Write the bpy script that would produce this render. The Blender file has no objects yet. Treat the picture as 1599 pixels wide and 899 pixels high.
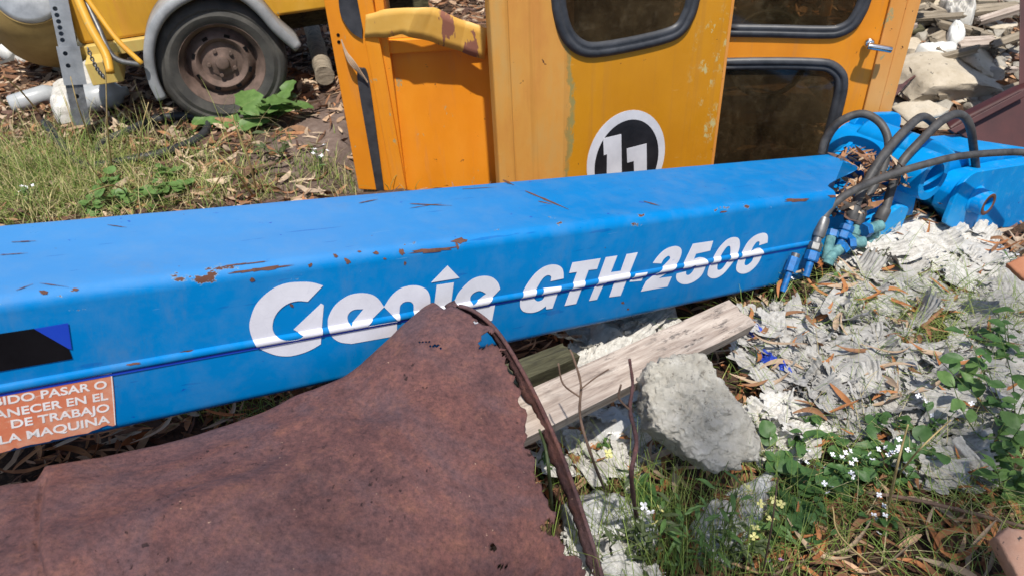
import bpy, bmesh, math, random
import numpy as np
from mathutils import Vector, Matrix
random.seed(7); RNG = np.random.default_rng(7)
S = bpy.context.scene
COL = S.collection
R = math.radians

# ------------------------------------------------------------------ camera
F, CX, CY, EYE = 1185.0, 799.5, 449.5, 1.45
nad = np.array([85., -1600., 1185.]); nad /= np.linalg.norm(nad)
upc = -nad
yc = np.array([0, 0, 1.]); yc = yc - upc * yc.dot(upc); yc /= np.linalg.norm(yc)
xc = -np.cross(yc, upc)
M = np.array([xc, yc, upc])                      # rows: world axes in (right, up, forward) camera axes
C0 = np.array([0, 0, EYE])
cam = bpy.data.cameras.new('camera'); cam.sensor_width = 36; cam.lens = F / 1599 * 36
cam.clip_start = 0.05; cam.clip_end = 500
co = bpy.data.objects.new('camera', cam); COL.objects.link(co); S.camera = co
r_, u_, f_ = M[:, 0], M[:, 1], M[:, 2]
co.matrix_world = Matrix([[r_[0], u_[0], -f_[0], 0], [r_[1], u_[1], -f_[1], 0], [r_[2], u_[2], -f_[2], EYE], [0, 0, 0, 1]])
cam.dof.use_dof = True; cam.dof.focus_distance = 1.85; cam.dof.aperture_fstop = 6.3

# ------------------------------------------------------------------ light
SUN_EL = 65.0
sdir = np.array([.10, -1.0, 0]); sdir /= np.linalg.norm(sdir)
sdir = np.array([sdir[0] * math.cos(R(SUN_EL)), sdir[1] * math.cos(R(SUN_EL)), math.sin(R(SUN_EL))])
W_ = bpy.data.worlds.new("World"); S.world = W_; W_.use_nodes = True
nt = W_.node_tree
sky = nt.nodes.new('ShaderNodeTexSky'); sky.sky_type = 'NISHITA'; sky.sun_disc = False
sky.sun_elevation = R(SUN_EL); sky.sun_rotation = math.atan2(sdir[0], sdir[1])
bg = nt.nodes['Background']; bg.inputs[1].default_value = 0.125
nt.links.new(sky.outputs[0], bg.inputs[0])
sl = bpy.data.lights.new('sun', 'SUN'); sl.energy = 4.9; sl.angle = R(0.9); sl.color = (1, .95, .87)
so = bpy.data.objects.new('sun', sl); COL.objects.link(so)
so.rotation_euler = Vector(sdir).to_track_quat('Z', 'Y').to_euler(); so.location = (0, 0, 8)
S.view_settings.view_transform = 'Standard'; S.view_settings.look = 'None'
S.view_settings.exposure = 0.22; S.view_settings.gamma = 1

# ------------------------------------------------------------------ maths
def ray(px, py): return M @ np.array([(px - CX) / F, (CY - py) / F, 1.])
def atz(px, py, h=0.):
    r = ray(px, py); return C0 + r * (h - EYE) / r[2]
def dep(px, py, d): return C0 + ray(px, py) * d
def onpl(px, py, O, n):
    r = ray(px, py); return C0 + r * ((O - C0).dot(n) / r.dot(n))
def nrm(v): v = np.asarray(v, float); return v / np.linalg.norm(v)

def _h(ix, iy, iz, s):
    n = (ix * 374761393 + iy * 668265263 + iz * 2147483647 + s * 1274126177) & 0xffffffff
    n = ((n ^ (n >> 13)) * 1274126177) & 0xffffffff
    return ((n ^ (n >> 16)) & 0xffff) / 65535.0
def vn(x, y, z=0., s=0):
    x, y, z = np.broadcast_arrays(np.asarray(x, float), np.asarray(y, float), np.asarray(z, float))
    ix, iy, iz = np.floor(x).astype(np.int64), np.floor(y).astype(np.int64), np.floor(z).astype(np.int64)
    fx, fy, fz = x - ix, y - iy, z - iz
    fx, fy, fz = [a * a * (3 - 2 * a) for a in (fx, fy, fz)]
    o = 0
    for dx in (0, 1):
        for dy in (0, 1):
            for dz in (0, 1):
                o = o + (fx if dx else 1 - fx) * (fy if dy else 1 - fy) * (fz if dz else 1 - fz) * _h(ix + dx, iy + dy, iz + dz, s)
    return o * 2 - 1
def fbm(x, y, z=0., s=0, o=4):
    a, t = .5, 0
    for k in range(o):
        t = t + a * vn(np.asarray(x) * 2 ** k, np.asarray(y) * 2 ** k, np.asarray(z) * 2 ** k, s + k); a *= .5
    return t
def sst(a, b, x):
    t = np.clip((np.asarray(x, float) - a) / (b - a), 0, 1); return t * t * (3 - 2 * t)

def g(x, y):
    x = np.asarray(x, float); y = np.asarray(y, float)
    z = .03 * fbm(x * 1.3, y * 1.3, 0, 3) + .012 * fbm(x * 7, y * 7, 0, 9)
    z = z + .17 * np.exp(-(((x + 1.15) / .55) ** 2 + ((y - 1.15) / .45) ** 2))
    z = z + .62 * sst(3.1, 5.6, y + .35 * (x - 1.5)) * sst(.9, 2.0, x)
    z = z - .26 * sst(.9, 2.2, x) * sst(3.3, 2.6, y)
    z = z - .10 * sst(-.75, -.62, x) * sst(2.0, 1.8, x) * sst(2.62, 2.76, y) * sst(3.6, 3.4, y)
    return z
def G(px, py, dz=0.):
    P = atz(px, py, 0.)
    for _ in range(14): P = atz(px, py, .5 * P[2] + .5 * (float(g(P[0], P[1])) + dz))
    return P

# ------------------------------------------------------------------ materials
def srgb(r, g_, b):
    f = lambda c: (c / 255 / 12.92) if c / 255 <= .04045 else ((c / 255 + .055) / 1.055) ** 2.4
    return (f(r), f(g_), f(b), 1)
class NT:
    def __init__(s, name, rough=.6, metal=0, spec=.5, coord='Object'):
        s.m = bpy.data.materials.new(name); s.m.use_nodes = True; s.t = s.m.node_tree
        s.b = s.t.nodes['Principled BSDF']; s.b.inputs['Roughness'].default_value = rough
        s.b.inputs['Metallic'].default_value = metal; s.b.inputs['Specular IOR Level'].default_value = spec
        s.tc = s.t.nodes.new('ShaderNodeTexCoord').outputs[coord]
    def node(s, typ, **k):
        n = s.t.nodes.new(typ)
        for a, v in k.items(): setattr(n, a, v)
        return n
    def lk(s, a, b): s.t.links.new(a, b)
    def map(s, scale=(1, 1, 1), rot=(0, 0, 0)):
        n = s.node('ShaderNodeMapping'); n.inputs['Scale'].default_value = scale; n.inputs['Rotation'].default_value = rot
        s.lk(s.tc, n.inputs['Vector']); return n.outputs[0]
    def noise(s, scale=5, detail=6, rough=.6, vec=None, dist=0):
        n = s.node('ShaderNodeTexNoise'); n.inputs['Scale'].default_value = scale; n.inputs['Detail'].default_value = detail
        n.inputs['Roughness'].default_value = rough; n.inputs['Distortion'].default_value = dist
        s.lk(vec if vec is not None else s.tc, n.inputs['Vector']); return n.outputs['Fac']
    def vor(s, scale=5, feat='F1', vec=None, out='Distance', rnd=1):
        n = s.node('ShaderNodeTexVoronoi', feature=feat); n.inputs['Scale'].default_value = scale
        n.inputs['Randomness'].default_value = rnd
        s.lk(vec if vec is not None else s.tc, n.inputs['Vector']); return n.outputs[out]
    def ramp(s, fac, stops):
        n = s.node('ShaderNodeValToRGB'); e = n.color_ramp.elements
        while len(e) < len(stops): e.new(.5)
        for i, (p, c) in enumerate(stops):
            e[i].position = p; e[i].color = c if len(c) == 4 else (*c, 1)
        s.lk(fac, n.inputs[0]); return n.outputs[0]
    def step(s, fac, a, b): return s.ramp(fac, [(a, (0, 0, 0)), (b, (1, 1, 1))])
    def mix(s, fac, a, b, mode='MIX'):
        n = s.node('ShaderNodeMix', data_type='RGBA', blend_type=mode)
        for sock, v in ((n.inputs[0], fac), (n.inputs[6], a), (n.inputs[7], b)):
            if isinstance(v, (int, float)): sock.default_value = v
            elif isinstance(v, tuple): sock.default_value = v if len(v) == 4 else (*v, 1)
            else: s.lk(v, sock)
        return n.outputs[2]
    def math(s, op, a, b=0., clamp=False):
        n = s.node('ShaderNodeMath', operation=op, use_clamp=clamp)
        for i, v in enumerate((a, b)):
            if isinstance(v, (int, float)): n.inputs[i].default_value = v
            else: s.lk(v, n.inputs[i])
        return n.outputs[0]
    def xyz(s):
        n = s.node('ShaderNodeSeparateXYZ'); s.lk(s.tc, n.inputs[0]); return n.outputs
    def color(s, c):
        if isinstance(c, tuple): s.b.inputs['Base Color'].default_value = c if len(c) == 4 else (*c, 1)
        else: s.lk(c, s.b.inputs['Base Color'])
    def rough(s, c): s.lk(c, s.b.inputs['Roughness'])
    def bump(s, h, strength=.4, dist=.002):
        n = s.node('ShaderNodeBump'); n.inputs['Strength'].default_value = strength; n.inputs['Distance'].default_value = dist
        s.lk(h, n.inputs['Height']); s.lk(n.outputs[0], s.b.inputs['Normal'])
    def attr(s, name='tint'):
        n = s.node('ShaderNodeAttribute', attribute_name=name); return n.outputs['Color']

def simple(name, c1, c2, scale=8, rough=.7, bump=.3, bd=.002, metal=0, detail=8, stretch=None, spec=.4):
    a = NT(name, rough, metal, spec)
    v = a.map(stretch) if stretch else None
    n = a.noise(scale, detail, .65, v)
    a.color(a.ramp(n, [(.3, c1), (.7, c2)]))
    if bump: a.bump(a.noise(scale * 3, detail, .7, v), bump, bd)
    return a.m

def m_blue():
    a = NT('blue_paint', .40, 0, .12)
    X, Y, Z = a.xyz()
    fade = a.noise(1.7, 5, .6, a.map((1, 3, 3)))
    c = a.ramp(fade, [(.25, (.0, .155, .43)), (.55, (.0, .175, .47)), (.8, (.0, .195, .51))])
    # paler top surface towards the left end
    pale_top = a.math('MULTIPLY', a.step(a.math('MULTIPLY', X, -.4), .35, .62), a.step(Z, .285, .297))
    c = a.mix(a.math('MULTIPLY', pale_top, .34), c, (.14, .30, .56))
    st = a.noise(9, 6, .75, a.map((.35, 3, 3)))
    c = a.mix(a.math('MULTIPLY', a.step(st, .62, .72), .2), c, (.0, .09, .38))
    sc = a.noise(70, 3, .5, a.map((.10, 1, 1), (0, 0, .12)))
    c = a.mix(a.math('MULTIPLY', a.step(sc, .68, .70), .4), c, (.0, .07, .32))
    s2 = a.noise(55, 2, .5, a.map((.16, 1.4, 1.4), (0, .25, -.5)))
    c = a.mix(a.math('MULTIPLY', a.step(s2, .745, .76), .35), c, (.12, .28, .50))
    # worn paint and rust along the upper front edge
    dx = a.math('SUBTRACT', Z, .295); dy = a.math('ADD', Y, -.006)
    d2 = a.math('SQRT', a.math('ADD', a.math('MULTIPLY', dx, dx), a.math('MULTIPLY', dy, dy)))
    near = a.math('SUBTRACT', 1, a.math('DIVIDE', d2, .10), True)
    n1 = a.noise(26, 6, .65, a.map((.55, 1, 1)))
    chip = a.math('ADD', n1, a.math('MULTIPLY', near, .135))
    edge = a.step(chip, .752, .758); core = a.step(chip, .764, .77)
    c = a.mix(edge, c, (.16, .28, .42)); c = a.mix(a.math('MULTIPLY', a.step(a.noise(5, 7, .8, a.map((1, 1, .25))), .56, .74), .22), c, (.16, .17, .17)); c = a.mix(core, c, (.10, .045, .03))
    n2 = a.noise(45, 4, .5)
    c = a.mix(a.step(n2, .755, .765), c, (.10, .05, .035))
    dk = a.noise(34, 5, .6, a.map((.8, 1, 1.6)))
    c = a.mix(a.math('MULTIPLY', a.step(dk, .69, .71), .8), c, (.006, .05, .36))
    dirt = a.step(a.noise(13, 8, .7), .45, .75)
    c = a.mix(a.math('MULTIPLY', dirt, .13), c, (.25, .30, .33))
    a.color(c)
    a.rough(a.ramp(a.noise(14, 6, .7), [(.3, (.27,) * 3), (.7, (.48,) * 3)]))
    h = a.math('SUBTRACT', a.math('MULTIPLY', a.noise(5, 3, .5), .8), a.math('MULTIPLY', core, .35))
    a.bump(h, .35, .004)
    return a.m
def m_orange(name, base, dark, pale, sc=1.):
    a = NT(name, .42, 0, .45)
    v = a.map((1, 1, .35))
    c = a.ramp(a.noise(3 * sc, 6, .6, v), [(.25, dark), (.5, base), (.8, pale)])
    streak = a.noise(7, 6, .7, a.map((4, 4, .25)))
    c = a.mix(a.math('MULTIPLY', a.step(streak, .55, .68), .4), c, (.55, .22, .06))
    ch = a.noise(16, 8, .72, a.map((1.2, 1.2, .6)))
    c = a.mix(a.step(ch, .645, .655), c, (.36, .31, .15))
    c = a.mix(a.step(ch, .685, .695), c, (.58, .27, .08))
    rust = a.noise(30, 6, .65)
    c = a.mix(a.step(rust, .69, .70), c, (.11, .045, .02))
    a.color(c); a.bump(a.noise(6, 5, .6), .25, .006)
    a.rough(a.ramp(a.noise(9, 6, .7), [(.3, (.33,) * 3), (.7, (.6,) * 3)]))
    return a.m
def m_rust(name='rusted_steel', dark=(.04, .022, .023), mid=(.138, .062, .056), hi=(.19, .085, .065)):
    a = NT(name, .82, .0, .3)
    c = a.ramp(a.noise(2.6, 7, .7), [(.25, dark), (.42, (.09, .05, .054)), (.55, mid), (.75, hi)])
    c = a.mix(.55, c, a.ramp(a.noise(22, 8, .75), [(.3, (.045, .023, .023)), (.5, (.138, .064, .058)), (.72, (.25, .115, .075))]))
    sc = a.noise(3.1, 7, .7, None, .8)
    c = a.mix(a.math('MULTIPLY', a.step(sc, .47, .62), .6), c, (.098, .070, .082))
    gr_ = a.noise(110, 8, .85); c = a.mix(.95, c, a.mix(1., c, a.ramp(gr_, [(.32, (.34, .32, .34)), (.5, (.88, .84, .84)), (.68, (1.4, 1.2, 1.1))]), 'MULTIPLY'))
    pit = a.noise(95, 3, .5, a.map((1, .7, 1))); pm = a.noise(7, 4, .6)
    pits = a.math('MULTIPLY', a.step(pit, .66, .70), a.step(pm, .50, .62))
    c = a.mix(a.math('MULTIPLY', pits, .8), c, (.015, .008, .008))
    c = a.mix(a.math('MULTIPLY', a.step(a.noise(5, 7, .75, a.map((1, 1, 2))), .60, .66), .22), c, (.26, .12, .075))
    c = a.mix(a.step(a.noise(120, 2, .5), .75, .78), c, (.38, .25, .18))
    a.color(c)
    h = a.math('SUBTRACT', a.noise(60, 8, .75), a.math('MULTIPLY', pits, .6))
    a.bump(h, .9, .004); return a.m
def m_wood(name, c1, c2, dark=(.03, .024, .02)):
    a = NT(name, .85, 0, .2)
    v = a.map((1.5, 22, 22))
    n = a.noise(3, 8, .7, v, .6)
    c = a.ramp(n, [(.3, dark), (.42, c1), (.7, c2)])
    mold = a.step(a.noise(40, 6, .75, a.map((.3, 1, 1))), .53, .62)
    m2 = a.step(a.noise(2.6, 3, .5), .42, .62)
    c = a.mix(a.math('MULTIPLY', a.math('MULTIPLY', mold, m2), .8), c, (.03, .03, .032))
    a.color(c); a.bump(n, .9, .004); return a.m
def m_sack(name, c1, c2):
    a = NT(name, .75, 0, .3)
    c = a.ramp(a.noise(9, 7, .7), [(.3, c1), (.62, c2)])
    c = a.mix(a.math('MULTIPLY', a.step(a.noise(14, 8, .8, None, .8), .52, .64), .55), c, (.17, .15, .12))
    w = a.node('ShaderNodeTexWave'); w.inputs['Scale'].default_value = 55; w.inputs['Distortion'].default_value = 9; w.inputs['Detail'].default_value = 3
    a.lk(a.tc, w.inputs['Vector'])
    w2 = a.noise(70, 6, .8, a.map((1, 4, 1), (0, 0, .6)), 1.5)
    a.color(c); a.bump(a.math('ADD', a.math('MULTIPLY', w.outputs['Fac'], .25), a.math('MULTIPLY', w2, .6)), .35, .002)
    a.b.inputs['Subsurface Weight'].default_value = 0
    return a.m
def m_tint(name, rough=.75, trans=0., mul=1.):
    a = NT(name, rough, 0, .3)
    c = a.attr(); n = a.noise(38, 5, .6)
    c = a.mix(1., c, a.ramp(n, [(.3, (.62 * mul,) * 3), (.7, (1.2 * mul,) * 3)]), 'MULTIPLY')
    a.color(c)
    if trans:
        t = a.node('ShaderNodeBsdfTranslucent'); a.lk(c, t.inputs[0])
        mx = a.node('ShaderNodeMixShader'); mx.inputs[0].default_value = trans
        out = a.t.nodes['Material Output']
        a.lk(a.b.outputs[0], mx.inputs[1]); a.lk(t.outputs[0], mx.inputs[2]); a.lk(mx.outputs[0], out.inputs[0])
    return a.m
def m_leaf(name, c1, c2, sc=30):
    a = NT(name, .5, 0, .4)
    c = a.ramp(a.noise(sc, 5, .6), [(.3, c1), (.7, c2)])
    a.color(c)
    t = a.node('ShaderNodeBsdfTranslucent'); a.lk(c, t.inputs[0])
    mx = a.node('ShaderNodeMixShader'); mx.inputs[0].default_value = .3
    a.lk(a.b.outputs[0], mx.inputs[1]); a.lk(t.outputs[0], mx.inputs[2]); a.lk(mx.outputs[0], a.t.nodes['Material Output'].inputs[0])
    a.bump(a.noise(60, 3, .5), .3, .002)
    return a.m
def m_stone(name, c1, c2, c3, sc=14):
    a = NT(name, .9, 0, .2)
    c = a.ramp(a.noise(sc, 9, .75), [(.28, c1), (.5, c2), (.72, c3)])
    c = a.mix(a.math('MULTIPLY', a.step(a.vor(sc * 3.5), .0, .35), -.0 + .3), c, c3)
    c = a.mix(a.step(a.noise(sc * 5, 4, .6), .64, .70), c, (.07, .065, .06))
    a.color(c)
    a.bump(a.math('ADD', a.noise(sc * 1.6, 9, .75), a.math('MULTIPLY', a.vor(sc * 3), .5)), .9, .008); return a.m
def m_ground():
    a = NT('ground_soil', .95, 0, .1)
    c = a.ramp(a.noise(3, 8, .7), [(.3, (.028, .018, .013)), (.55, (.07, .045, .033)), (.75, (.15, .10, .075))])
    c = a.mix(a.math('MULTIPLY', a.step(a.noise(55, 6, .7, None, 1.2), .5, .62), .6), c, (.17, .10, .06))
    path = a.attr('path')
    c = a.mix(a.math('MULTIPLY', path, .85), c, a.ramp(a.noise(25, 6, .7), [(.3, (.14, .10, .085)), (.7, (.26, .20, .17))]))
    a.color(c); a.bump(a.noise(45, 9, .75), .9, .012); return a.m
def m_glass():
    a = NT('dirty_tinted_glass', .07, 0, .7)
    d = a.noise(4, 6, .65, a.map((1, 1, .6)), .6); d2 = a.noise(22, 8, .72, None, .5)
    c = a.ramp(d, [(.35, (.02, .014, .008)), (.65, (.10, .07, .035))])
    c = a.mix(a.math('MULTIPLY', a.step(d2, .54, .80), .35), c, (.20, .16, .10))
    a.color(c)
    tr = a.node('ShaderNodeBsdfTransparent'); tr.inputs[0].default_value = (.62, .54, .40, 1)
    mx = a.node('ShaderNodeMixShader')
    fac = a.ramp(a.math('ADD', d2, a.math('MULTIPLY', d, .4)), [(.60, (.38,) * 3), (1., (.75,) * 3)])
    a.lk(fac, mx.inputs[0]); a.lk(tr.outputs[0], mx.inputs[1]); a.lk(a.b.outputs[0], mx.inputs[2])
    a.lk(mx.outputs[0], a.t.nodes['Material Output'].inputs[0]); return a.m
def m_plastic():
    a = NT('clear_plastic_film', .25, 0, .6)
    c = a.ramp(a.noise(8, 6, .7), [(.3, (.42, .42, .41)), (.7, (.66, .66, .65))]); a.color(c)
    tr = a.node('ShaderNodeBsdfTransparent'); tr.inputs[0].default_value = (.9, .9, .9, 1)
    mx = a.node('ShaderNodeMixShader'); mx.inputs[0].default_value = .86
    a.lk(tr.outputs[0], mx.inputs[1]); a.lk(a.b.outputs[0], mx.inputs[2]); a.lk(mx.outputs[0], a.t.nodes['Material Output'].inputs[0])
    a.bump(a.noise(22, 6, .6, None, 1), .8, .008); return a.m

MT = {}
MT['blue'] = m_blue()
MT['bluepart'] = m_orange('blue_casting_paint', (.015, .20, .66), (.012, .14, .50), (.06, .28, .68))
def m_bluehead():
    a = NT('blue_head_paint', .40, 0, .15)
    c = a.ramp(a.noise(4, 6, .65), [(.3, (.0, .18, .50)), (.55, (.0, .24, .60)), (.8, (.03, .31, .62))])
    c = a.mix(a.math('MULTIPLY', a.step(a.noise(16, 8, .75), .55, .7), .35), c, (.30, .30, .26))
    r = a.noise(22, 6, .68, a.map((1, .5, 1)))
    c = a.mix(a.step(r, .665, .675), c, (.35, .40, .42)); c = a.mix(a.step(r, .685, .695), c, (.12, .05, .035))
    c = a.mix(a.step(a.noise(30, 5, .6), .70, .72), c, (.01, .05, .32))
    a.color(c); a.bump(a.noise(9, 6, .6), .3, .004); return a.m
MT['bluepart'] = m_bluehead()
def m_door():
    a = NT('faded_mustard_door_paint', .45, 0, .4); X, Y, Z = a.xyz()
    U = a.math('ADD', a.math('MULTIPLY', X, .948), a.math('MULTIPLY', Y, .317))      # metres along the panel, 0 at its right edge
    v = a.map((1, 1, .35))
    c = a.ramp(a.noise(3, 6, .6, v), [(.25, (.47, .185, .008)), (.5, (.56, .235, .008)), (.8, (.60, .28, .03))])
    wob = a.math('MULTIPLY', a.math('SUBTRACT', a.noise(9, 7, .75, a.map((1, 1, .5))), .5), .13)
    Uw = a.math('ADD', U, wob)
    left = a.math('SUBTRACT', 1, a.step(a.math('ADD', Uw, 1.), .335, .345))
    pale = a.ramp(a.noise(3, 6, .65, a.map((2.5, 2.5, .8))), [(.3, (.56, .23, .05)), (.5, (.62, .29, .06)), (.7, (.55, .32, .10))])
    c = a.mix(left, c, pale)
    dl = a.math('ABSOLUTE', a.math('ADD', Uw, .655))
    line = a.math('MULTIPLY', a.math('SUBTRACT', 1, a.step(dl, .006, .011)), a.step(a.noise(7, 4, .6), .38, .46))
    c = a.mix(line, c, (.30, .24, .08))
    sp = a.noise(24, 8, .8, a.map((1, 1, .6)))
    reg = a.math('MULTIPLY', a.step(a.math('ADD', U, 1.), .80, .88), a.step(a.noise(4, 3, .5), .40, .55))
    c = a.mix(a.math('MULTIPLY', a.step(sp, .565, .585), reg), c, (.50, .44, .20))
    c = a.mix(a.step(sp, .67, .68), c, (.60, .34, .12))
    drip = a.math('MULTIPLY', a.step(a.noise(3, 5, .6, a.map((9, 9, .25))), .54, .66), .35)
    c = a.mix(drip, c, (.40, .17, .03))
    c = a.mix(a.step(a.noise(28, 6, .65), .69, .70), c, (.10, .04, .02))
    sc = a.noise(50, 2, .4, a.map((.15, .15, 1), (0, .4, 0))); c = a.mix(a.math('MULTIPLY', a.step(sc, .76, .79), .3), c, (.62, .36, .1))
    a.color(c); a.bump(a.math('ADD', a.noise(5, 5, .6), a.math('MULTIPLY', line, -.15)), .35, .006)
    a.rough(a.ramp(a.noise(9, 6, .7), [(.3, (.35,) * 3), (.7, (.6,) * 3)])); return a.m
MT['door'] = m_door()
MT['orange'] = m_orange('orange_paint', (.72, .25, .012), (.60, .19, .01), (.80, .33, .03))
MT['dirtyyellow'] = simple('dirty_drum_paint', (.20, .13, .04), (.36, .25, .09), 5, .7, .4)
MT['mustard'] = m_orange('mustard_paint', (.56, .235, .008), (.47, .18, .008), (.60, .29, .04))
MT['faded'] = m_orange('faded_orange_paint', (.66, .27, .055), (.58, .22, .03), (.70, .36, .11))
MT['yellow'] = m_orange('yellow_machine_paint', (.62, .33, .03), (.42, .20, .02), (.70, .45, .12))
MT['paleyellow'] = m_orange('pale_yellow_paint', (.55, .42, .13), (.45, .30, .08), (.65, .55, .25))
MT['rust'] = m_rust()
MT['rustdark'] = m_rust('dark_rusted_steel', (.02, .010, .009), (.06, .024, .018), (.11, .042, .026))
MT['chip'] = simple('bare_rusted_chip', (.06, .028, .02), (.16, .07, .045), 40, .9, .5)
MT['maroon'] = simple('maroon_paint', (.035, .009, .009), (.065, .016, .014), 9, .5, .2)
MT['rubber'] = simple('black_rubber', (.012, .013, .015), (.04, .042, .045), 20, .55, .3, .001)
MT['tyre'] = simple('dusty_tyre_rubber', (.028, .028, .028), (.095, .09, .08), 8, .85, .3, .002)
MT['hose'] = simple('grey_black_hose_rubber', (.022, .022, .024), (.085, .082, .08), 25, .55, .25, .001)
MT['gasket'] = simple('window_rubber', (.018, .020, .024), (.06, .062, .07), 14, .45, .2, .001)
MT['galv'] = simple('galvanised_steel', (.20, .21, .22), (.40, .41, .42), 10, .45, .2, .001, .6)
MT['fender'] = simple('grey_fender_plastic', (.18, .19, .20), (.34, .35, .36), 12, .5, .2, .002)
MT['chrome'] = simple('worn_chrome', (.45, .45, .46), (.7, .7, .7), 12, .2, .1, .001, 1.)
MT['rim'] = simple('rusty_wheel_steel', (.07, .05, .04), (.20, .135, .11), 14, .75, .6, .002, .1)
MT['steel'] = simple('dull_fitting_steel', (.10, .10, .10), (.24, .24, .24), 30, .45, .3, .001, .7)
MT['fitblue'] = simple('blue_fitting_paint', (.012, .06, .18), (.0, .18, .52), 55, .5, .5, .001)
MT['fitteal'] = simple('weathered_teal_fitting', (.03, .10, .12), (.16, .34, .34), 50, .8, .6, .002)
def m_white():
    a = NT('white_lettering', .5, 0, .4)
    c = a.ramp(a.noise(8, 6, .7), [(.3, (.58, .58, .64)), (.7, (.72, .72, .78))])
    cr = a.vor(22, 'DISTANCE_TO_EDGE')
    c = a.mix(a.math('MULTIPLY', a.math('SUBTRACT', 1, a.step(cr, .002, .010)), .10), c, (.22, .24, .32))
    k = a.noise(48, 5, .65)
    c = a.mix(a.step(k, .70, .715), c, (.02, .10, .42))
    a.color(c); return a.m
MT['white'] = m_white()
MT['numwhite'] = simple('white_number_film', (.52, .52, .56), (.70, .70, .74), 9, .5, .1)
MT['numblack'] = simple('black_number_film', (.008, .009, .012), (.025, .025, .03), 14, .35, .1)
MT['decalblack'] = simple('black_decal', (.003, .003, .004), (.008, .008, .010), 10, .4, .05, spec=.15)
MT['decalblue'] = simple('royal_blue_decal', (.008, .045, .42), (.012, .06, .46), 10, .3, .05)
def m_sticker():
    a = NT('faded_red_sticker', .6, 0, .3)
    c = a.ramp(a.noise(7, 8, .75), [(.3, (.52, .10, .05)), (.5, (.56, .19, .10)), (.72, (.62, .38, .28))])
    c = a.mix(a.step(a.noise(50, 5, .7, a.map((.4, 1, 1))), .62, .70), c, (.62, .45, .36)); a.color(c); return a.m
MT['sticker'] = m_sticker()
MT['stickerwhite'] = simple('white_sticker_print', (.60, .56, .54), (.78, .76, .76), 25, .6, .1)
MT['plank'] = m_wood('weathered_plank_wood', (.30, .24, .20), (.58, .50, .43), (.10, .08, .07))
MT['log'] = m_wood('grey_log_wood', (.20, .165, .12), (.40, .34, .26))
MT['darkwood'] = m_wood('dark_timber', (.06, .055, .03), (.15, .14, .08))
def m_conc():
    a = NT('grey_concrete_rock', .92, 0, .2)
    c = a.ramp(a.noise(16, 9, .75), [(.3, (.44, .40, .33)), (.5, (.68, .64, .55)), (.7, (.82, .78, .70))])
    vo = a.vor(42, out='Color'); vd = a.vor(42)
    c = a.mix(a.math('MULTIPLY', a.step(vd, .0, .5), .35), c, (.30, .27, .22))
    c = a.mix(a.math('MULTIPLY', a.step(a.noise(60, 6, .7), .57, .66), .7), c, (.12, .10, .08))
    a.color(c); a.bump(a.math('ADD', a.noise(45, 9, .8), a.math('MULTIPLY', vd, -.8)), 1., .012); return a.m
MT['stone'] = m_conc()
MT['lime'] = m_stone('pale_rubble_stone', (.26, .21, .14), (.42, .36, .27), (.56, .50, .41), 7)
MT['grstone'] = m_stone('grey_rubble_stone', (.15, .13, .11), (.28, .26, .22), (.42, .39, .34), 9)
MT['brick'] = m_stone('salmon_brick', (.34, .15, .09), (.50, .26, .17), (.58, .36, .26), 10)
MT['sack'] = m_sack('white_woven_sack', (.36, .345, .31), (.62, .60, .56))
MT['sackgrey'] = m_sack('grey_weathered_sack', (.25, .24, .22), (.47, .455, .425))
MT['plastic'] = m_plastic()
MT['whiteplastic'] = simple('white_plastic', (.55, .55, .52), (.78, .78, .75), 10, .5, .3)
MT['bluescrap'] = simple('blue_plastic_scrap', (.01, .03, .30), (.04, .10, .55), 20, .5, .4)
MT['litter'] = m_tint('dead_leaf', .8, .12)
MT['grass'] = m_tint('grass_blade', .6, .3)
MT['fibre'] = m_tint('sack_fibre', .7, .25)
MT['twig'] = simple('brown_twig_bark', (.07, .04, .028), (.20, .13, .09), 40, .85, .5)
MT['straw'] = simple('dry_straw_stem', (.30, .21, .08), (.55, .43, .20), 30, .7, .2)
MT['stem'] = m_leaf('green_stem', (.08, .13, .04), (.16, .22, .07))
MT['leaf'] = m_leaf('green_leaf', (.045, .11, .03), (.10, .20, .055))
MT['leafbright'] = m_leaf('bright_green_leaf', (.09, .17, .045), (.16, .28, .08))
MT['leafolive'] = m_leaf('olive_green_leaf', (.06, .085, .03), (.11, .14, .06))
MT['petalwhite'] = simple('white_petal', (.72, .72, .76), (.85, .85, .88), 60, .6, 0)
MT['petalyellow'] = simple('yellow_petal', (.66, .60, .18), (.75, .70, .32), 60, .6, 0)
MT['petalpink'] = simple('purple_petal', (.40, .16, .42), (.55, .28, .55), 60, .6, 0)
MT['glass'] = m_glass()
MT['ground'] = m_ground()
MT['brownseat'] = simple('brown_cab_lining', (.05, .03, .018), (.14, .08, .045), 8, .8, .3)
MT['deadleaf'] = simple('brown_dead_leaf', (.13, .06, .028), (.34, .17, .08), 14, .75, .4)
MT['deadleafpale'] = simple('pale_dead_leaf', (.30, .21, .14), (.50, .37, .25), 14, .75, .4)
MT['deadleafred'] = simple('orange_dead_leaf', (.28, .10, .035), (.45, .20, .07), 14, .7, .4)
MT['terracotta'] = simple('terracotta', (.35, .13, .06), (.48, .22, .12), 10, .8, .4)

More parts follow.
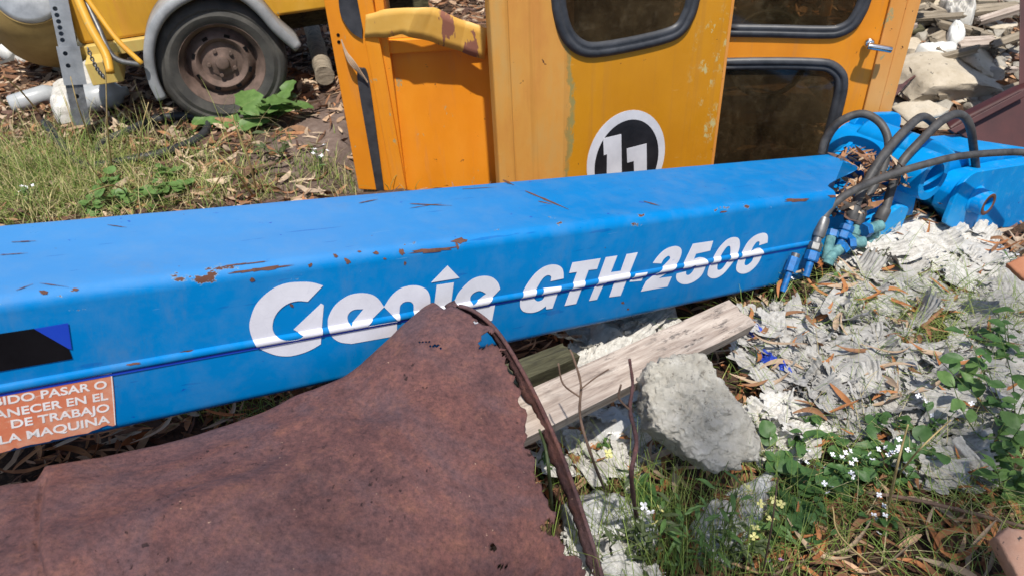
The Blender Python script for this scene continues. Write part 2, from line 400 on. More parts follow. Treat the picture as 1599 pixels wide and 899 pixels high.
# ------------------------------------------------------------------ mesh helpers
ROOT = {}
def tag(o, label=None, cat=None, group=None, kind=None):
    for k, v in (('label', label), ('category', cat), ('group', group), ('kind', kind)):
        if v: o[k] = v
    return o
def thing(name, loc, label, cat, group=None):
    o = bpy.data.objects.new(name, None); o.empty_display_size = .05; COL.objects.link(o)
    o.location = [float(v) for v in loc]; ROOT[o] = np.array([float(v) for v in loc]); return tag(o, label, cat, group)
def origin_of(p):
    while p is not None:
        if p in ROOT: return ROOT[p]
        p = p.parent
    return np.zeros(3)
class MB:
    def __init__(s): s.v = []; s.f = []; s.n = 0; s.tint = []
    def add(s, V, Fc, tint=None):
        V = np.asarray(V, float).reshape(-1, 3)
        s.v.append(V); s.f += [tuple(int(i) + s.n for i in f) for f in Fc]; s.n += len(V)
        if tint is not None: s.tint.append(np.tile(np.array(tint, float)[None, :3], (len(V), 1)) if np.ndim(tint) == 1 else np.asarray(tint))
        return s
    def box(s, O, a, b, c):                     # corner + three edge vectors
        O, a, b, c = [np.asarray(q, float) for q in (O, a, b, c)]
        V = [O, O + a, O + a + b, O + b, O + c, O + a + c, O + a + b + c, O + b + c]
        fs = [(0, 3, 2, 1), (4, 5, 6, 7), (0, 1, 5, 4), (1, 2, 6, 5), (2, 3, 7, 6), (3, 0, 4, 7)]
        if np.cross(a, b).dot(c) < 0: fs = [f[::-1] for f in fs]
        return s.add(V, fs)
    def tube(s, P, r, n=12, cap=True, tint=None):
        P = [np.asarray(p, float) for p in P]; m = len(P)
        rr = [r] * m if np.isscalar(r) else list(r)
        T = [nrm(P[min(i + 1, m - 1)] - P[max(i - 1, 0)]) for i in range(m)]
        a = np.cross(T[0], [0, 0, 1.]);
        if np.linalg.norm(a) < .1: a = np.cross(T[0], [1., 0, 0])
        a = nrm(a); V = []
        for i in range(m):
            a = nrm(a - T[i] * a.dot(T[i])); b = np.cross(T[i], a)
            for k in range(n):
                t = 2 * math.pi * k / n; V.append(P[i] + rr[i] * (math.cos(t) * a + math.sin(t) * b))
        Fc = [(i * n + k, i * n + (k + 1) % n, (i + 1) * n + (k + 1) % n, (i + 1) * n + k) for i in range(m - 1) for k in range(n)]
        if cap: Fc += [tuple(range(n))[::-1], tuple((m - 1) * n + k for k in range(n))]
        return s.add(V, Fc, tint)
    def lathe(s, O, ax, prof, n=40, start=0, end=2 * math.pi):     # prof: (radius, along axis)
        ax = nrm(ax); a = np.cross(ax, [0, 0, 1.]); a = nrm(a) if np.linalg.norm(a) > .1 else np.array([1., 0, 0]); b = np.cross(a, ax)
        O = np.asarray(O, float); V = []
        for k in range(n):
            t = 2 * math.pi * k / n
            for (r, h) in prof: V.append(O + ax * h + r * (math.cos(t) * a + math.sin(t) * b))
        m = len(prof)
        return s.add(V, [(k * m + i, ((k + 1) % n) * m + i, ((k + 1) % n) * m + i + 1, k * m + i + 1) for k in range(n) for i in range(m - 1)])
    def prism(s, pts, off):
        pts = np.asarray(pts, float); n = len(pts); off = np.asarray(off, float)
        return s.add(np.vstack([pts, pts + off]), [tuple(range(n)), tuple(range(n, 2 * n))[::-1]] + [(i, i + n, (i + 1) % n + n, (i + 1) % n) for i in range(n)])
    def grid(s, A, keep=None, tint=None):
        A = np.asarray(A, float); n, m = A.shape[:2]
        Fc = [(i * m + j, i * m + j + 1, (i + 1) * m + j + 1, (i + 1) * m + j) for i in range(n - 1) for j in range(m - 1) if keep is None or keep[i, j]]
        return s.add(A.reshape(-1, 3), Fc, tint)
    def build(s, name, mat, parent=None, smooth=False, bevel=0, solid=0, fixn=False, kind=None, rel=True, auto=None):
        V = np.vstack(s.v)
        if parent is not None and rel: V = V - origin_of(parent)
        me = bpy.data.meshes.new(name); me.from_pydata(V.tolist(), [], s.f); me.update()
        if s.tint:
            T = np.vstack(s.tint); at = me.color_attributes.new('tint', 'FLOAT_COLOR', 'POINT')
            at.data.foreach_set('color', np.hstack([T, np.ones((len(T), 1))]).astype(np.float32).ravel())
        if fixn or bevel:
            bm = bmesh.new(); bm.from_mesh(me); bmesh.ops.remove_doubles(bm, verts=bm.verts, dist=1e-5)
            bmesh.ops.recalc_face_normals(bm, faces=bm.faces); bm.to_mesh(me); bm.free()
        if smooth: me.polygons.foreach_set('use_smooth', [True] * len(me.polygons))
        me.materials.append(MT[mat] if isinstance(mat, str) else mat)
        o = bpy.data.objects.new(name, me); COL.objects.link(o)
        if parent is not None: o.parent = parent
        if bevel:
            b = o.modifiers.new('bevel', 'BEVEL'); b.width = bevel; b.segments = 2; b.limit_method = 'ANGLE'; b.angle_limit = R(35)
            if not smooth and bevel > .004:
                me.polygons.foreach_set('use_smooth', [True] * len(me.polygons)); b.harden_normals = False
                w = o.modifiers.new('wn', 'WEIGHTED_NORMAL')
        if solid:
            q = o.modifiers.new('solid', 'SOLIDIFY'); q.thickness = solid; q.offset = -1
        if auto:
            bpy_auto(me, auto)
        if kind: o['kind'] = kind
        return o
def bpy_auto(me, ang):
    try: me.set_sharp_from_angle(angle=R(ang)); me.polygons.foreach_set('use_smooth', [True] * len(me.polygons))
    except Exception: pass
def smoothpath(P, n=10):
    P = [np.asarray(p, float) for p in P]; Q = [2 * P[0] - P[1]] + P + [2 * P[-1] - P[-2]]; out = []
    for i in range(1, len(Q) - 2):
        a, b, c, d = Q[i - 1:i + 3]
        for k in range(n):
            t = k / n; out.append(.5 * ((2 * b) + (c - a) * t + (2 * a - 5 * b + 4 * c - d) * t * t + (3 * b - a - 3 * c + d) * t ** 3))
    out.append(P[-1]); return out
def closedsmooth(P, n=4):
    P = [np.asarray(p, float) for p in P]; m = len(P); out = []
    for i in range(m):
        a, b, c, d = P[i - 1], P[i], P[(i + 1) % m], P[(i + 2) % m]
        for k in range(n):
            t = k / n; out.append(.5 * ((2 * b) + (c - a) * t + (2 * a - 5 * b + 4 * c - d) * t * t + (3 * b - a - 3 * c + d) * t ** 3))
    return out
def flat2d(loops, extrude=0.0):
    """filled 2-D outlines with holes -> (verts Nx3, faces); z = -extrude .. +extrude"""
    cu = bpy.data.curves.new('tmp', 'CURVE'); cu.dimensions = '2D'; cu.fill_mode = 'BOTH'; cu.extrude = extrude
    for lp in loops:
        sp = cu.splines.new('POLY'); sp.points.add(len(lp) - 1); sp.use_cyclic_u = True
        for q, p in zip(sp.points, lp): q.co = (p[0], p[1], 0, 1)
    o = bpy.data.objects.new('tmp', cu); COL.objects.link(o)
    dg = bpy.context.evaluated_depsgraph_get(); me = bpy.data.meshes.new_from_object(o.evaluated_get(dg))
    V = np.array([v.co[:] for v in me.vertices]); Fc = [tuple(p.vertices) for p in me.polygons]
    bpy.data.objects.remove(o); bpy.data.curves.remove(cu); bpy.data.meshes.remove(me)
    return V, Fc
def text2d(s, size, bold=.0, shear=0., sx=1.):
    cu = bpy.data.curves.new('tmp', 'FONT'); cu.body = s; cu.size = size; cu.offset = bold * size; cu.shear = shear; cu.fill_mode = 'FRONT'
    o = bpy.data.objects.new('tmp', cu); COL.objects.link(o)
    dg = bpy.context.evaluated_depsgraph_get(); me = bpy.data.meshes.new_from_object(o.evaluated_get(dg))
    V = np.array([v.co[:] for v in me.vertices]); Fc = [tuple(p.vertices) for p in me.polygons]
    V[:, 0] *= sx
    bpy.data.objects.remove(o); bpy.data.curves.remove(cu); bpy.data.meshes.remove(me); return V, Fc
class Frame:                                     # a plane in the world with its own 2-D axes
    def __init__(s, O, e1, e2): s.O = np.asarray(O, float); s.a = nrm(e1); s.b = nrm(np.asarray(e2) - s.a * np.dot(e2, s.a)); s.n = np.cross(s.a, s.b)
    def to2(s, px, py, w=0.):
        Q = onpl(px, py, s.O + s.n * w, s.n) - s.O; return (Q.dot(s.a), Q.dot(s.b))
    def P(s, x, y, w=0.): return s.O + s.a * x + s.b * y + s.n * w
    def px(s, x, y, w=0.): a, b = s.to2(x, y, w); return s.P(a, b, w)
    def panel(s, loops, t, w=0.):                # t thickness, front face at height w along n
        V, Fc = flat2d(loops, t / 2)
        return np.array([s.P(v[0], v[1], w - t / 2 + v[2]) for v in V]), Fc

# ================================================================== GROUND
def axis(lo, hi, a, b, st):
    core = np.arange(a, b, st); L, Rr = [], []
    x = a; d = st
    while x > lo: d *= 1.22; x -= d; L.append(x)
    x = core[-1]; d = st
    while x < hi: d *= 1.22; x += d; Rr.append(x)
    return np.array(L[::-1] + list(core) + Rr)
xs = axis(-80, 80, -3.6, 3.6, .022); ys = axis(-80, 120, .3, 5.2, .022)
XX, YY = np.meshgrid(xs, ys, indexing='ij')
near = np.exp(-((np.clip(np.abs(XX) - 4.5, 0, None) + np.clip(YY - 6, 0, None) + np.clip(-YY, 0, None)) / 2))
ZZ = g(XX, YY) * near + .012 * fbm(XX * 22, YY * 22, 0, 31, 3) * near
gm = MB().grid(np.dstack([XX, YY, ZZ]))
ground = gm.build('ground', 'ground', None, smooth=True, kind='structure')
pp = atz(470, 230); pmask = np.exp(-(((XX - pp[0] - .12) / .33) ** 2 + ((YY - pp[1]) / .5) ** 2)) * (1 + .8 * fbm(XX * 5, YY * 5, 0, 4))
pmask = np.clip(pmask * 1.4, 0, 1).ravel()
at = ground.data.color_attributes.new('path', 'FLOAT_COLOR', 'POINT')
at.data.foreach_set('color', np.repeat(pmask[:, None], 4, 1).astype(np.float32).ravel())
# FLIP check: normals up
if ground.data.polygons[0].normal.z < 0:
    ground.data.flip_normals()

# ================================================================== BOOM
D = nrm(ray(2700, 120)); V_ = nrm(ray(342, 2830)); V_ = nrm(V_ - D * D.dot(V_)); Wd = np.cross(D, V_); Wd *= np.sign(Wd[1]); Hd = -V_
PR = atz(1240, 443, .02)
BW, BH = .30, .30
def L(u, w, h): return PR + D * u + Wd * w + Hd * h
BF = Frame(PR, D, Hd)                            # front face; its n points towards the viewer
assert BF.n.dot(C0 - PR) > 0
boom = bpy.data.objects.new('telehandler_boom', None); COL.objects.link(boom)
boom.matrix_world = Matrix([[D[0], Wd[0], Hd[0], PR[0]], [D[1], Wd[1], Hd[1], PR[1]], [D[2], Wd[2], Hd[2], PR[2]], [0, 0, 0, 1]])
tag(boom, 'long blue steel telehandler boom with white lettering lying in front of the yellow cab', 'boom')
# all boom parts are written in boom axes (u along, w back, h up)
def bbuild(mb, name, mat, parent=None, **k): return mb.build(name, mat, parent or boom, rel=False, **k)
def toB(P): q = np.asarray(P, float) - PR; return np.stack([q @ D, q @ Wd, q @ Hd], -1)
RIB = .140
# tube cross-section with rounded corners, swept; rib is a part
rad = .024; sec = []
for (cw, ch, a0) in ((rad, rad, 180), (BW - rad, rad, 270), (BW - rad, BH - rad, 0), (rad, BH - rad, 90)):
    if a0 == 90: sec += [(w_, BH) for w_ in (.25, .22, .19, .17, .155, .14, .12, .10, .08, .06, .045)]
    for k in range(7): a = R(a0 + 90 * k / 6); sec.append((cw + rad * math.cos(a), ch + rad * math.sin(a)))
us = list(np.linspace(-3.3, 0.0, 150)) + [.06]
sweep = []
for u in us:
    rowp = []
    for (w, h) in sec:
        uu = u
        if u > 0: uu = .06 + .33 * float(sst(.03, .17, w)) * (1 if h > .1 else .3)
        dn = .0016 * float(fbm(u * 2.2, w * 6, h * 6, 5)) + .0007 * float(vn(u * 14, w * 20, h * 20, 8))
        rowp.append((uu, w + (dn if w < .15 else -dn), h + (dn if h > .15 else 0)))
    sweep.append(rowp)
mb = MB(); A = np.array(sweep); n = A.shape[1]
mb.add(A.reshape(-1, 3), [(i * n + k, (i + 1) * n + k, (i + 1) * n + (k + 1) % n, i * n + (k + 1) % n) for i in range(len(us) - 1) for k in range(n)] + [tuple(range(n)), tuple((len(us) - 1) * n + k for k in range(n))[::-1]])
body = bbuild(mb, 'boom_tube', 'blue', smooth=True, fixn=True); bpy_auto(body.data, 50)
# rib (weld bead strip)
RW, RH = .0085, .0065
def ribh(h):
    t = np.clip(np.abs(np.asarray(h) - RIB) / RW, 0, 1); return RH * np.sqrt(1 - t * t)
uu = np.linspace(-3.29, .05, 220); aa = np.linspace(-1, 1, 9)
Ag = np.array([[(u, -RH * math.sqrt(max(0, 1 - a * a)) * (1 + .10 * float(vn(u * 9, 3))), RIB + a * RW + .001 * float(vn(u * 4, 7))) for a in aa] for u in uu])
bbuild(MB().grid(Ag), 'rib', 'blue', smooth=True, fixn=True)
bbuild(MB().box((-3.29, -.0022, RIB - RW - .004), (3.33, 0, 0), (0, .003, 0), (0, 0, .0048)), 'rib_shade_line', 'decalblue')  # dark blue strip that paints in the shade line under the rib

def decal(loops2, name, mat, lift=.0016, cutrib=True, parent=None, gap=False):
    """loops in boom (u,h) -> thin film that rides over the rib"""
    V, Fc = flat2d(loops2)
    bm = bmesh.new(); vs = [bm.verts.new((v[0], v[1], 0)) for v in V]
    for f in Fc:
        try: bm.faces.new([vs[i] for i in f])
        except ValueError: pass
    if cutrib:
        for a in (-1.6, -1.02, -.9, -.7, -.4, 0, .4, .7, .9, 1.02):
            bmesh.ops.bisect_plane(bm, geom=bm.verts[:] + bm.edges[:] + bm.faces[:], plane_co=(0, RIB + a * RW, 0), plane_no=(0, 1, 0))
        if gap:
            dl = [f for f in bm.faces if RIB - 1.6 * RW < f.calc_center_median().y < RIB - 1.02 * RW and vn(f.calc_center_median().x * 30, 5) > -.55]
            bmesh.ops.delete(bm, geom=dl, context='FACES')
    for v in bm.verts:
        u, h = v.co.x, v.co.y
        v.co = (u, -(float(ribh(h)) * 1.1 if cutrib else 0) - lift, h)
    me = bpy.data.meshes.new(name); bm.to_mesh(me); bm.free(); me.materials.append(MT[mat])
    o = bpy.data.objects.new(name, me); COL.objects.link(o); o.parent = parent or boom
    sm = o.modifiers.new('s', 'SOLIDIFY'); sm.thickness = .0004
    return o
def crop(pts, ox, oy, s): return [BF.to2(ox + x / s, oy + y / s) for x, y in pts]
A_ = (380, 400, 5.286); B_ = (580, 400, 5.618); C_ = (800, 370, 6.914); E_ = (990, 350, 7.268)
def corner_smooth(pts, sharp):                   # Catmull-Rom through runs between sharp corners
    n = len(pts); out = []
    if not sharp: return closedsmooth([np.array(p) for p in pts], 4)
    sharp = sorted(sharp)
    for q, s0 in enumerate(sharp):
        s1 = sharp[(q + 1) % len(sharp)]
        run = [pts[(s0 + k) % n] for k in range(((s1 - s0) % n or n) + 1)]
        if len(run) == 2: out.append(np.array(run[0]))
        else: out += smoothpath([np.array(p) for p in run], 4)[:-1]
    return out
def letter(sets, cr, gap=True):
    loops = []
    for pts, sharp in sets: loops.append([tuple(p) for p in corner_smooth(crop(pts, *cr), sharp)])
    return decal(loops, 'letter', 'white', gap=gap)
# big logo word
letter([([(655, 240), (530, 370), (450, 365), (370, 385), (300, 435), (255, 500), (240, 560), (243, 608), (270, 650), (330, 674), (395, 680), (450, 668), (485, 640), (413, 600), (640, 385), (662, 400), (650, 535), (637, 720), (560, 765), (470, 800), (370, 820), (270, 812), (180, 780), (110, 740), (70, 670), (48, 580), (60, 500), (100, 400), (170, 320), (260, 255), (360, 220), (470, 210), (570, 215)], [0, 1, 12, 13, 14, 15, 17])], A_)
def px2B(pts, cr): return [((cr[0] + x / cr[2] - B_[0]) * B_[2], (cr[1] + y / cr[2] - B_[1]) * B_[2]) for x, y in pts]
eo = px2B([(700, 610), (695, 560), (700, 500), (740, 420), (800, 360), (880, 315), (970, 300), (1050, 310), (1110, 345), (1160, 415), (1010, 565)], A_) + [(222, 558), (220, 692)] + px2B([(890, 717), (800, 705), (740, 670)], A_)
letter([(eo, [9, 10, 11, 12, 13]), (px2B([(990, 432), (880, 562), (862, 530), (858, 490), (880, 455), (920, 435)], A_), [0, 1])], B_)
letter([([(108, 441), (160, 360), (220, 300), (290, 265), (370, 253), (440, 265), (490, 300), (512, 360), (515, 440), (483, 640), (335, 668), (365, 490), (368, 430), (350, 400), (320, 392), (280, 400), (250, 430), (245, 470), (238, 548), (218, 551)], [0, 8, 9, 10, 11, 17, 18, 19])], B_)
letter([([(570, 250), (720, 228), (672, 600), (523, 625)], [0, 1, 2, 3])], B_)
letter([([(665, 80), (770, 188), (522, 228)], [0, 1, 2])], B_)
letter([([(735, 370), (760, 320), (820, 250), (890, 195), (970, 172), (1050, 180), (1105, 225), (1127, 285), (990, 430), (1082, 420), (1056, 560), (800, 610), (740, 560), (715, 460), (718, 400)], [7, 8, 9, 10, 11]), ([(1005, 325), (880, 415), (865, 380), (870, 345), (900, 315), (950, 300)], [0, 1])], B_)
# type number
letter([([(410, 475), (550, 445), (548, 380), (530, 330), (480, 300), (410, 298), (330, 325), (250, 385), (180, 470), (130, 550), (95, 630), (80, 700), (85, 760), (120, 800), (190, 812), (260, 800), (320, 770), (358, 740), (362, 775), (430, 765), (515, 520), (330, 548), (300, 625), (350, 612), (330, 665), (280, 690), (240, 670), (230, 630), (250, 570), (300, 480), (340, 430), (380, 410), (415, 425)], [0, 1, 17, 18, 19, 20, 21, 22, 23])], C_)
letter([([(645, 275), (950, 228), (910, 345), (820, 355), (685, 715), (560, 738), (695, 375), (610, 388)], list(range(8)))], C_)
letter([([(1005, 218), (1130, 200), (1060, 380), (1165, 365), (1230, 185), (1350, 165), (1165, 628), (1042, 645), (1110, 452), (1000, 470), (910, 670), (825, 685), (940, 400)], list(range(13)))], C_)
letter([([(1312, 385), (1440, 366), (1390, 470), (1262, 482)], list(range(4)))], C_)
letter([([(210, 440), (260, 370), (330, 300), (400, 262), (470, 248), (520, 265), (537, 310), (520, 380), (480, 450), (400, 530), (275, 612), (425, 592), (375, 705), (75, 760), (130, 650), (200, 590), (290, 510), (360, 440), (405, 390), (395, 360), (370, 365), (330, 400), (305, 445)], [0, 10, 11, 12, 13, 14, 22])], E_)
letter([([(665, 222), (895, 188), (860, 300), (700, 335), (675, 395), (740, 375), (800, 385), (820, 420), (800, 500), (760, 580), (690, 640), (610, 675), (540, 675), (490, 645), (473, 600), (480, 560), (585, 535), (590, 570), (620, 575), (660, 540), (685, 490), (680, 455), (650, 460), (620, 490), (535, 490)], [0, 1, 2, 3, 4, 15, 16, 23, 24])], E_)
letter([([(830, 560), (850, 480), (900, 370), (960, 270), (1040, 185), (1110, 150), (1170, 152), (1195, 190), (1192, 270), (1150, 380), (1080, 480), (1010, 560), (940, 605), (880, 612), (840, 590)], []), ([(940, 500), (950, 430), (990, 340), (1040, 265), (1075, 245), (1090, 270), (1085, 350), (1050, 430), (1000, 500), (960, 520)], [])], E_)
letter([([(1155, 510), (1170, 430), (1220, 320), (1290, 200), (1370, 130), (1450, 100), (1500, 108), (1515, 150), (1510, 210), (1415, 240), (1420, 200), (1390, 200), (1350, 250), (1325, 305), (1380, 275), (1430, 270), (1450, 310), (1440, 370), (1390, 460), (1310, 535), (1240, 560), (1185, 550)], [8, 9, 13]), ([(1250, 440), (1270, 385), (1320, 345), (1350, 365), (1335, 420), (1290, 460), (1260, 465)], [])], E_)
# black and blue decal
P2 = lambda pts: [BF.to2(x, y) for x, y in pts]
decal([P2([(-60, 529), (53, 512), (107, 543), (113, 559), (-60, 589)])], 'decal', 'decalblack', cutrib=False)
decal([P2([(53, 512), (106, 503), (112, 544), (107, 543)])], 'decal', 'decalblue', .002, cutrib=False)
# warning sticker
random.seed(3)
sp = [(-120, 627), (0, 608), (40, 600), (62, 594), (174, 577.5), (176, 592), (179, 625), (180.5, 662)]
x = 176
while x > 10: sp.append((x, 664 + (180 - x) * .22 + random.uniform(-1.6, 1.6) + (4 if 158 < x < 172 else 0) * -1)); x -= random.uniform(5, 11)
sp += [(0, 706), (-120, 735)]
stk = decal([P2(sp)], 'warning_sticker', 'sticker', .0014, cutrib=False)
stk['label'] = 'faded red Spanish warning sticker'
decal([P2([(62, 594), (174, 577.5), (174.5, 582), (62, 597.5)])], 'sticker_border', 'stickerwhite', .0019, cutrib=False, parent=stk)
decal([P2([(172.5, 578), (174, 577.5), (180.5, 662), (179, 662)])], 'sticker_border', 'stickerwhite', .0019, cutrib=False, parent=stk)
def tline(s, x0, y0, x1, y1, capx):
    """text fitted so its baseline runs from px (x0,y0) to (x1,y1), cap height capx px"""
    a = np.array(BF.to2(x0, y0)); b = np.array(BF.to2(x1, y1)); c = np.array(BF.to2(x1, y1 - capx))
    V, Fc = text2d(s, 1., .022)
    w = V[:, 0].max() - V[:, 0].min(); capH = V[:, 1].max()
    e1 = (b - a) / w; e2 = nrm(np.array([-(b - a)[1], (b - a)[0]])) * np.linalg.norm(c - b) / capH
    V2 = a[None] + (V[:, :1] - V[:, 0].min()) * e1[None] + V[:, 1:2] * e2[None]
    mb = MB().add(np.column_stack([V2[:, 0], -.0020 * np.ones(len(V2)), V2[:, 1]]), Fc)
    o = bbuild(mb, 'sticker_text', 'stickerwhite', stk, solid=.0003)
tline('PROHIBIDO PASAR O', -97, 647, 167, 604, 12)
tline('PERMANECER EN EL', -77, 665, 169, 622, 12)
tline('DE TRABAJO', 18, 667, 171, 640, 12)
tline('LA MAQUINA', 0, 692, 172, 658, 12)

# rust chips: bare metal patches where the paint has flaked
def chip_poly(cx, cy, w, h, ang, top=False, n=16):
    pts = []
    for k in range(n):
        a = 2 * math.pi * k / n; rr = 1 + random.uniform(-.38, .3)
        x, y = w / 2 * math.cos(a) * rr, h / 2 * math.sin(a) * rr
        pts.append((cx + x * math.cos(ang) + y * math.sin(ang), cy - x * math.sin(ang) + y * math.cos(ang)))
    return pts
TF = Frame(L(0, 0, BH), D, Wd)
if TF.n.dot(Hd) < 0: TF.n = -TF.n
chips = [(412, 421, 88, 6.5, .13), (372, 414, 44, 4, .13), (404, 411, 40, 2.5, .12), (674, 391, 70, 7, .1), (455, 395, 24, 6, .2), (394, 437, 8, 9, 0), (68, 458, 14, 9, -.2), (118, 454, 10, 5, 0), (720, 377, 24, 12, .1), (629, 394, 8, 11, 0), (543, 408, 10, 9, -.5), (527, 401, 7, 8, 0), (589, 396, 8, 6, 0), (1245, 313, 34, 6, .05), (1300, 307, 12, 5, 0), (293, 547, 22, 3, .15), (208, 565, 22, 3, .15), (455, 476, 8, 5, -.4), (565, 394, 6, 4, 0), (601, 404, 5, 4, 0), (632, 411, 4, 8, 0), (715, 385, 5, 12, .3), (485, 415, 8, 6, .4), (880, 300, 0.1, .1, 0), (1130, 331, 10, 3, .1), (972, 472, 6, 5, 0), (980, 482, 4, 4, 0)]
for (cx, cy, w, h, a) in chips:
    if w < 1: continue
    for s_, mat, lf in ((1.25, 'stickerwhite', .0008), (1., 'chip', .0012)):
        if s_ > 1 and w < 30: continue
        q = [BF.to2(x, y) for x, y in chip_poly(cx, cy, w, h * .8, a, n=26 if w > 30 else 12)]
        c_ = [(float(u), float(h_)) for u, h_ in q]
        mb = MB(); V, Fc = flat2d([c_]); W3 = []
        for v in V:
            u, h_ = v[0], v[1]
            over = h_ - (BH - rad)
            if over > 0:
                th = min(over / rad, 1.57); W3.append((u, rad - (rad + lf) * math.cos(th), BH - rad + (rad + lf) * math.sin(th)))
            else: W3.append((u, -lf - (float(ribh(h_))), h_))
        if s_ == 1.: bbuild(mb.add(W3, Fc), 'rust_chip', mat)
        else: pass
for (x0, y0, x1, y1, w) in [(820, 299, 888, 328, 3.5), (785, 282, 803, 290, 4), (840, 315, 862, 320, 2.5), (640, 319, 706, 322, 2), (722, 296, 775, 293, 1.4), (18, 379, 56, 377, 2), (0, 399, 44, 396, 1.6), (25, 454, 52, 444, 1.5), (62, 443, 110, 449, 1.5), (560, 318, 590, 312, 1.5), (640, 326, 690, 318, 1), (168, 352, 198, 356, 1.3), (1005, 315, 1030, 322, 2)]:
    d = nrm([x1 - x0, y1 - y0]); q = np.array([-d[1], d[0]]); m = 9; up, lo = [], []
    for k in range(m + 1):
        t = k / m; p = np.array([x0, y0]) * (1 - t) + np.array([x1, y1]) * t; ww = w * (.3 + .7 * math.sin(math.pi * min(1, t * 1.05 + .05))) * random.uniform(.4, 1)
        up.append(p + q * ww * .5); lo.append(p - q * ww * .5)
    pts = [TF.to2(*p) for p in up + lo[::-1]]
    V, Fc = flat2d([pts]); bbuild(MB().add([(v[0], v[1], BH + .0014) for v in V], Fc), 'rust_chip', 'chip')

# ------------------------------------------------------------------ boom head (boom axes)
def ext(prof, w0, w1):
    return MB().prism([(u, w0, h) for u, h in prof], (0, w1 - w0, 0))
def arc(cu, ch, r, a0, a1, n=8): return [(cu + r * math.cos(R(a0 + (a1 - a0) * k / n)), ch + r * math.sin(R(a0 + (a1 - a0) * k / n))) for k in range(n + 1)]
# transverse tube: open at the front
mb = MB().lathe((.575, .0, .305), (0, 1, 0), [(.052, .16), (.052, 0), (.078, 0), (.080, .01), (.080, .36), (.06, .37), (0.001, .37)], 40)
bbuild(mb, 'pivot_tube', 'bluepart', fixn=True, auto=40)
# gooseneck block behind the pivot tube
prof = arc(.60, .33, .085, 150, 70, 6) + [(.74, .385), (.86, .345), (.98, .335), (1.5, .335), (1.5, .06), (1.02, .06), (.86, .14), (.74, .20), (.60, .24), (.52, .28)]
bbuild(ext(prof, .09, .30), 'gooseneck', 'bluepart', bevel=.012)
# tapering cheek from boom end to the head
prof = [(.05, .02), (.62, .02), (.70, .12), (.66, .24), (.56, .27), (.40, .18), (.05, .16)]
bbuild(ext(prof, .08, .095), 'cheek_plate', 'bluepart', bevel=.003)
prof = [(.05, .02), (.62, .02), (.70, .12), (.66, .36), (.56, .38), (.42, .29), (.05, .28)]
bbuild(ext(prof, .275, .29), 'cheek_plate', 'bluepart', bevel=.003)
bbuild(ext([(.36, .06), (.56, .06), (.56, .19), (.50, .20), (.36, .14)], .03, .27), 'cross_plate', 'bluepart', bevel=.004)
# back lug
prof = arc(.80, .365, .055, 0, 90, 5) + arc(.60, .375, .045, 90, 180, 5) + [(.555, .3), (.855, .3)]
bbuild(ext(prof, .33, .355), 'lug_plate', 'bluepart', bevel=.004)
# front lug box
prof = [(.79, .115)] + arc(.815, .145, .045, 215, 180, 3) + [(.765, .22)] + arc(.85, .225, .085, 175, 92, 8) + [(1.10, .315), (1.5, .318), (1.5, .03), (1.30, .045), (1.0, .07), (.86, .088)]
bbuild(ext(prof, -.004, .014), 'lug_plate', 'bluepart', bevel=.003)
prof2 = [(u, h - .004) for u, h in ([(.80, .16), (.785, .22)] + arc(.855, .222, .07, 175, 92, 8) + [(1.10, .308), (1.5, .312), (1.5, .06), (1.0, .085), (.9, .1)])]
bbuild(ext(prof2, .014, .085), 'lug_box', 'bluepart', bevel=.008)
bo = bbuild(MB().lathe((.915, 0, .20), (0, -1, 0), [(.052, .0), (.052, .006), (.046, .012), (.044, .05), (.041, .053), (.026, .053), (.025, .045), (.025, .0), (.001, 0)], 36), 'pin_boss', 'bluepart', fixn=True, auto=40)
bbuild(MB().lathe((.915, 0, .20), (0, -1, 0), [(.0415, .0535), (.0405, .0545), (.0265, .0545), (.0255, .04)], 36), 'bore_edge', 'chip', bo, smooth=True, fixn=True)
# ------------------------------------------------------------------ hoses
def hose(pts, r, mat='hose', parent=boom, name='hose'):
    P = smoothpath([dep(*p) for p in pts], 10)
    return bbuild(MB().tube(toB(np.array(P)), r, 14), name, mat, parent, smooth=False, auto=50)
def fitting(ho, x0, y0, x1, y1, d, r, mats=('hose', 'steel', 'fitblue'), nut=True, d1=None):
    """crimp sleeve, hexagon nut and pipe stub from px0 to px1"""
    d1 = d1 or d
    a = dep(x0, y0, d); b = dep(x1, y1, d1); t = lambda k: toB(a * (1 - k) + b * k)
    bbuild(MB().tube([t(0), t(.05), t(.30), t(.33)], [r * 1.25, r * 1.42, r * 1.42, r * 1.25], 16), 'crimp_sleeve', mats[0], ho, auto=40)
    bbuild(MB().tube([t(.33), t(.42)], r * .95, 12), 'hose_tail', mats[1], ho, auto=40)
    bbuild(MB().tube([t(.42), t(.44), t(.54), t(.56)], [r * 1.3, r * 1.5, r * 1.5, r * 1.35], 6), 'hexagon_nut', mats[1], ho)
    bbuild(MB().tube([t(.57), t(.59), t(.72), t(.74)], [r * 1.4, r * 1.6, r * 1.6, r * 1.4], 6), 'hexagon_nut', mats[2], ho)
    bbuild(MB().tube([t(.74), t(1)], r * .85, 12), 'pipe_stub', mats[2], ho, auto=40)
h1 = hose([(1282, 240, 2.66), (1290, 215, 2.64), (1312, 190, 2.60), (1345, 178, 2.57), (1372, 190, 2.54), (1386, 215, 2.52), (1385, 245, 2.50), (1368, 285, 2.48), (1352, 312, 2.47), (1346, 330, 2.46)], .0135)
fitting(h1, 1346, 330, 1322, 395, 2.46, .0125, ('hose', 'fitteal', 'fitteal'))
h2 = hose([(1462, 196, 2.62), (1440, 183, 2.56), (1412, 205, 2.50), (1380, 242, 2.45), (1356, 280, 2.43), (1343, 305, 2.42), (1336, 322, 2.41)], .0145)
fitting(h2, 1336, 322, 1308, 392, 2.41, .0145, ('hose', 'fitblue', 'fitblue'))
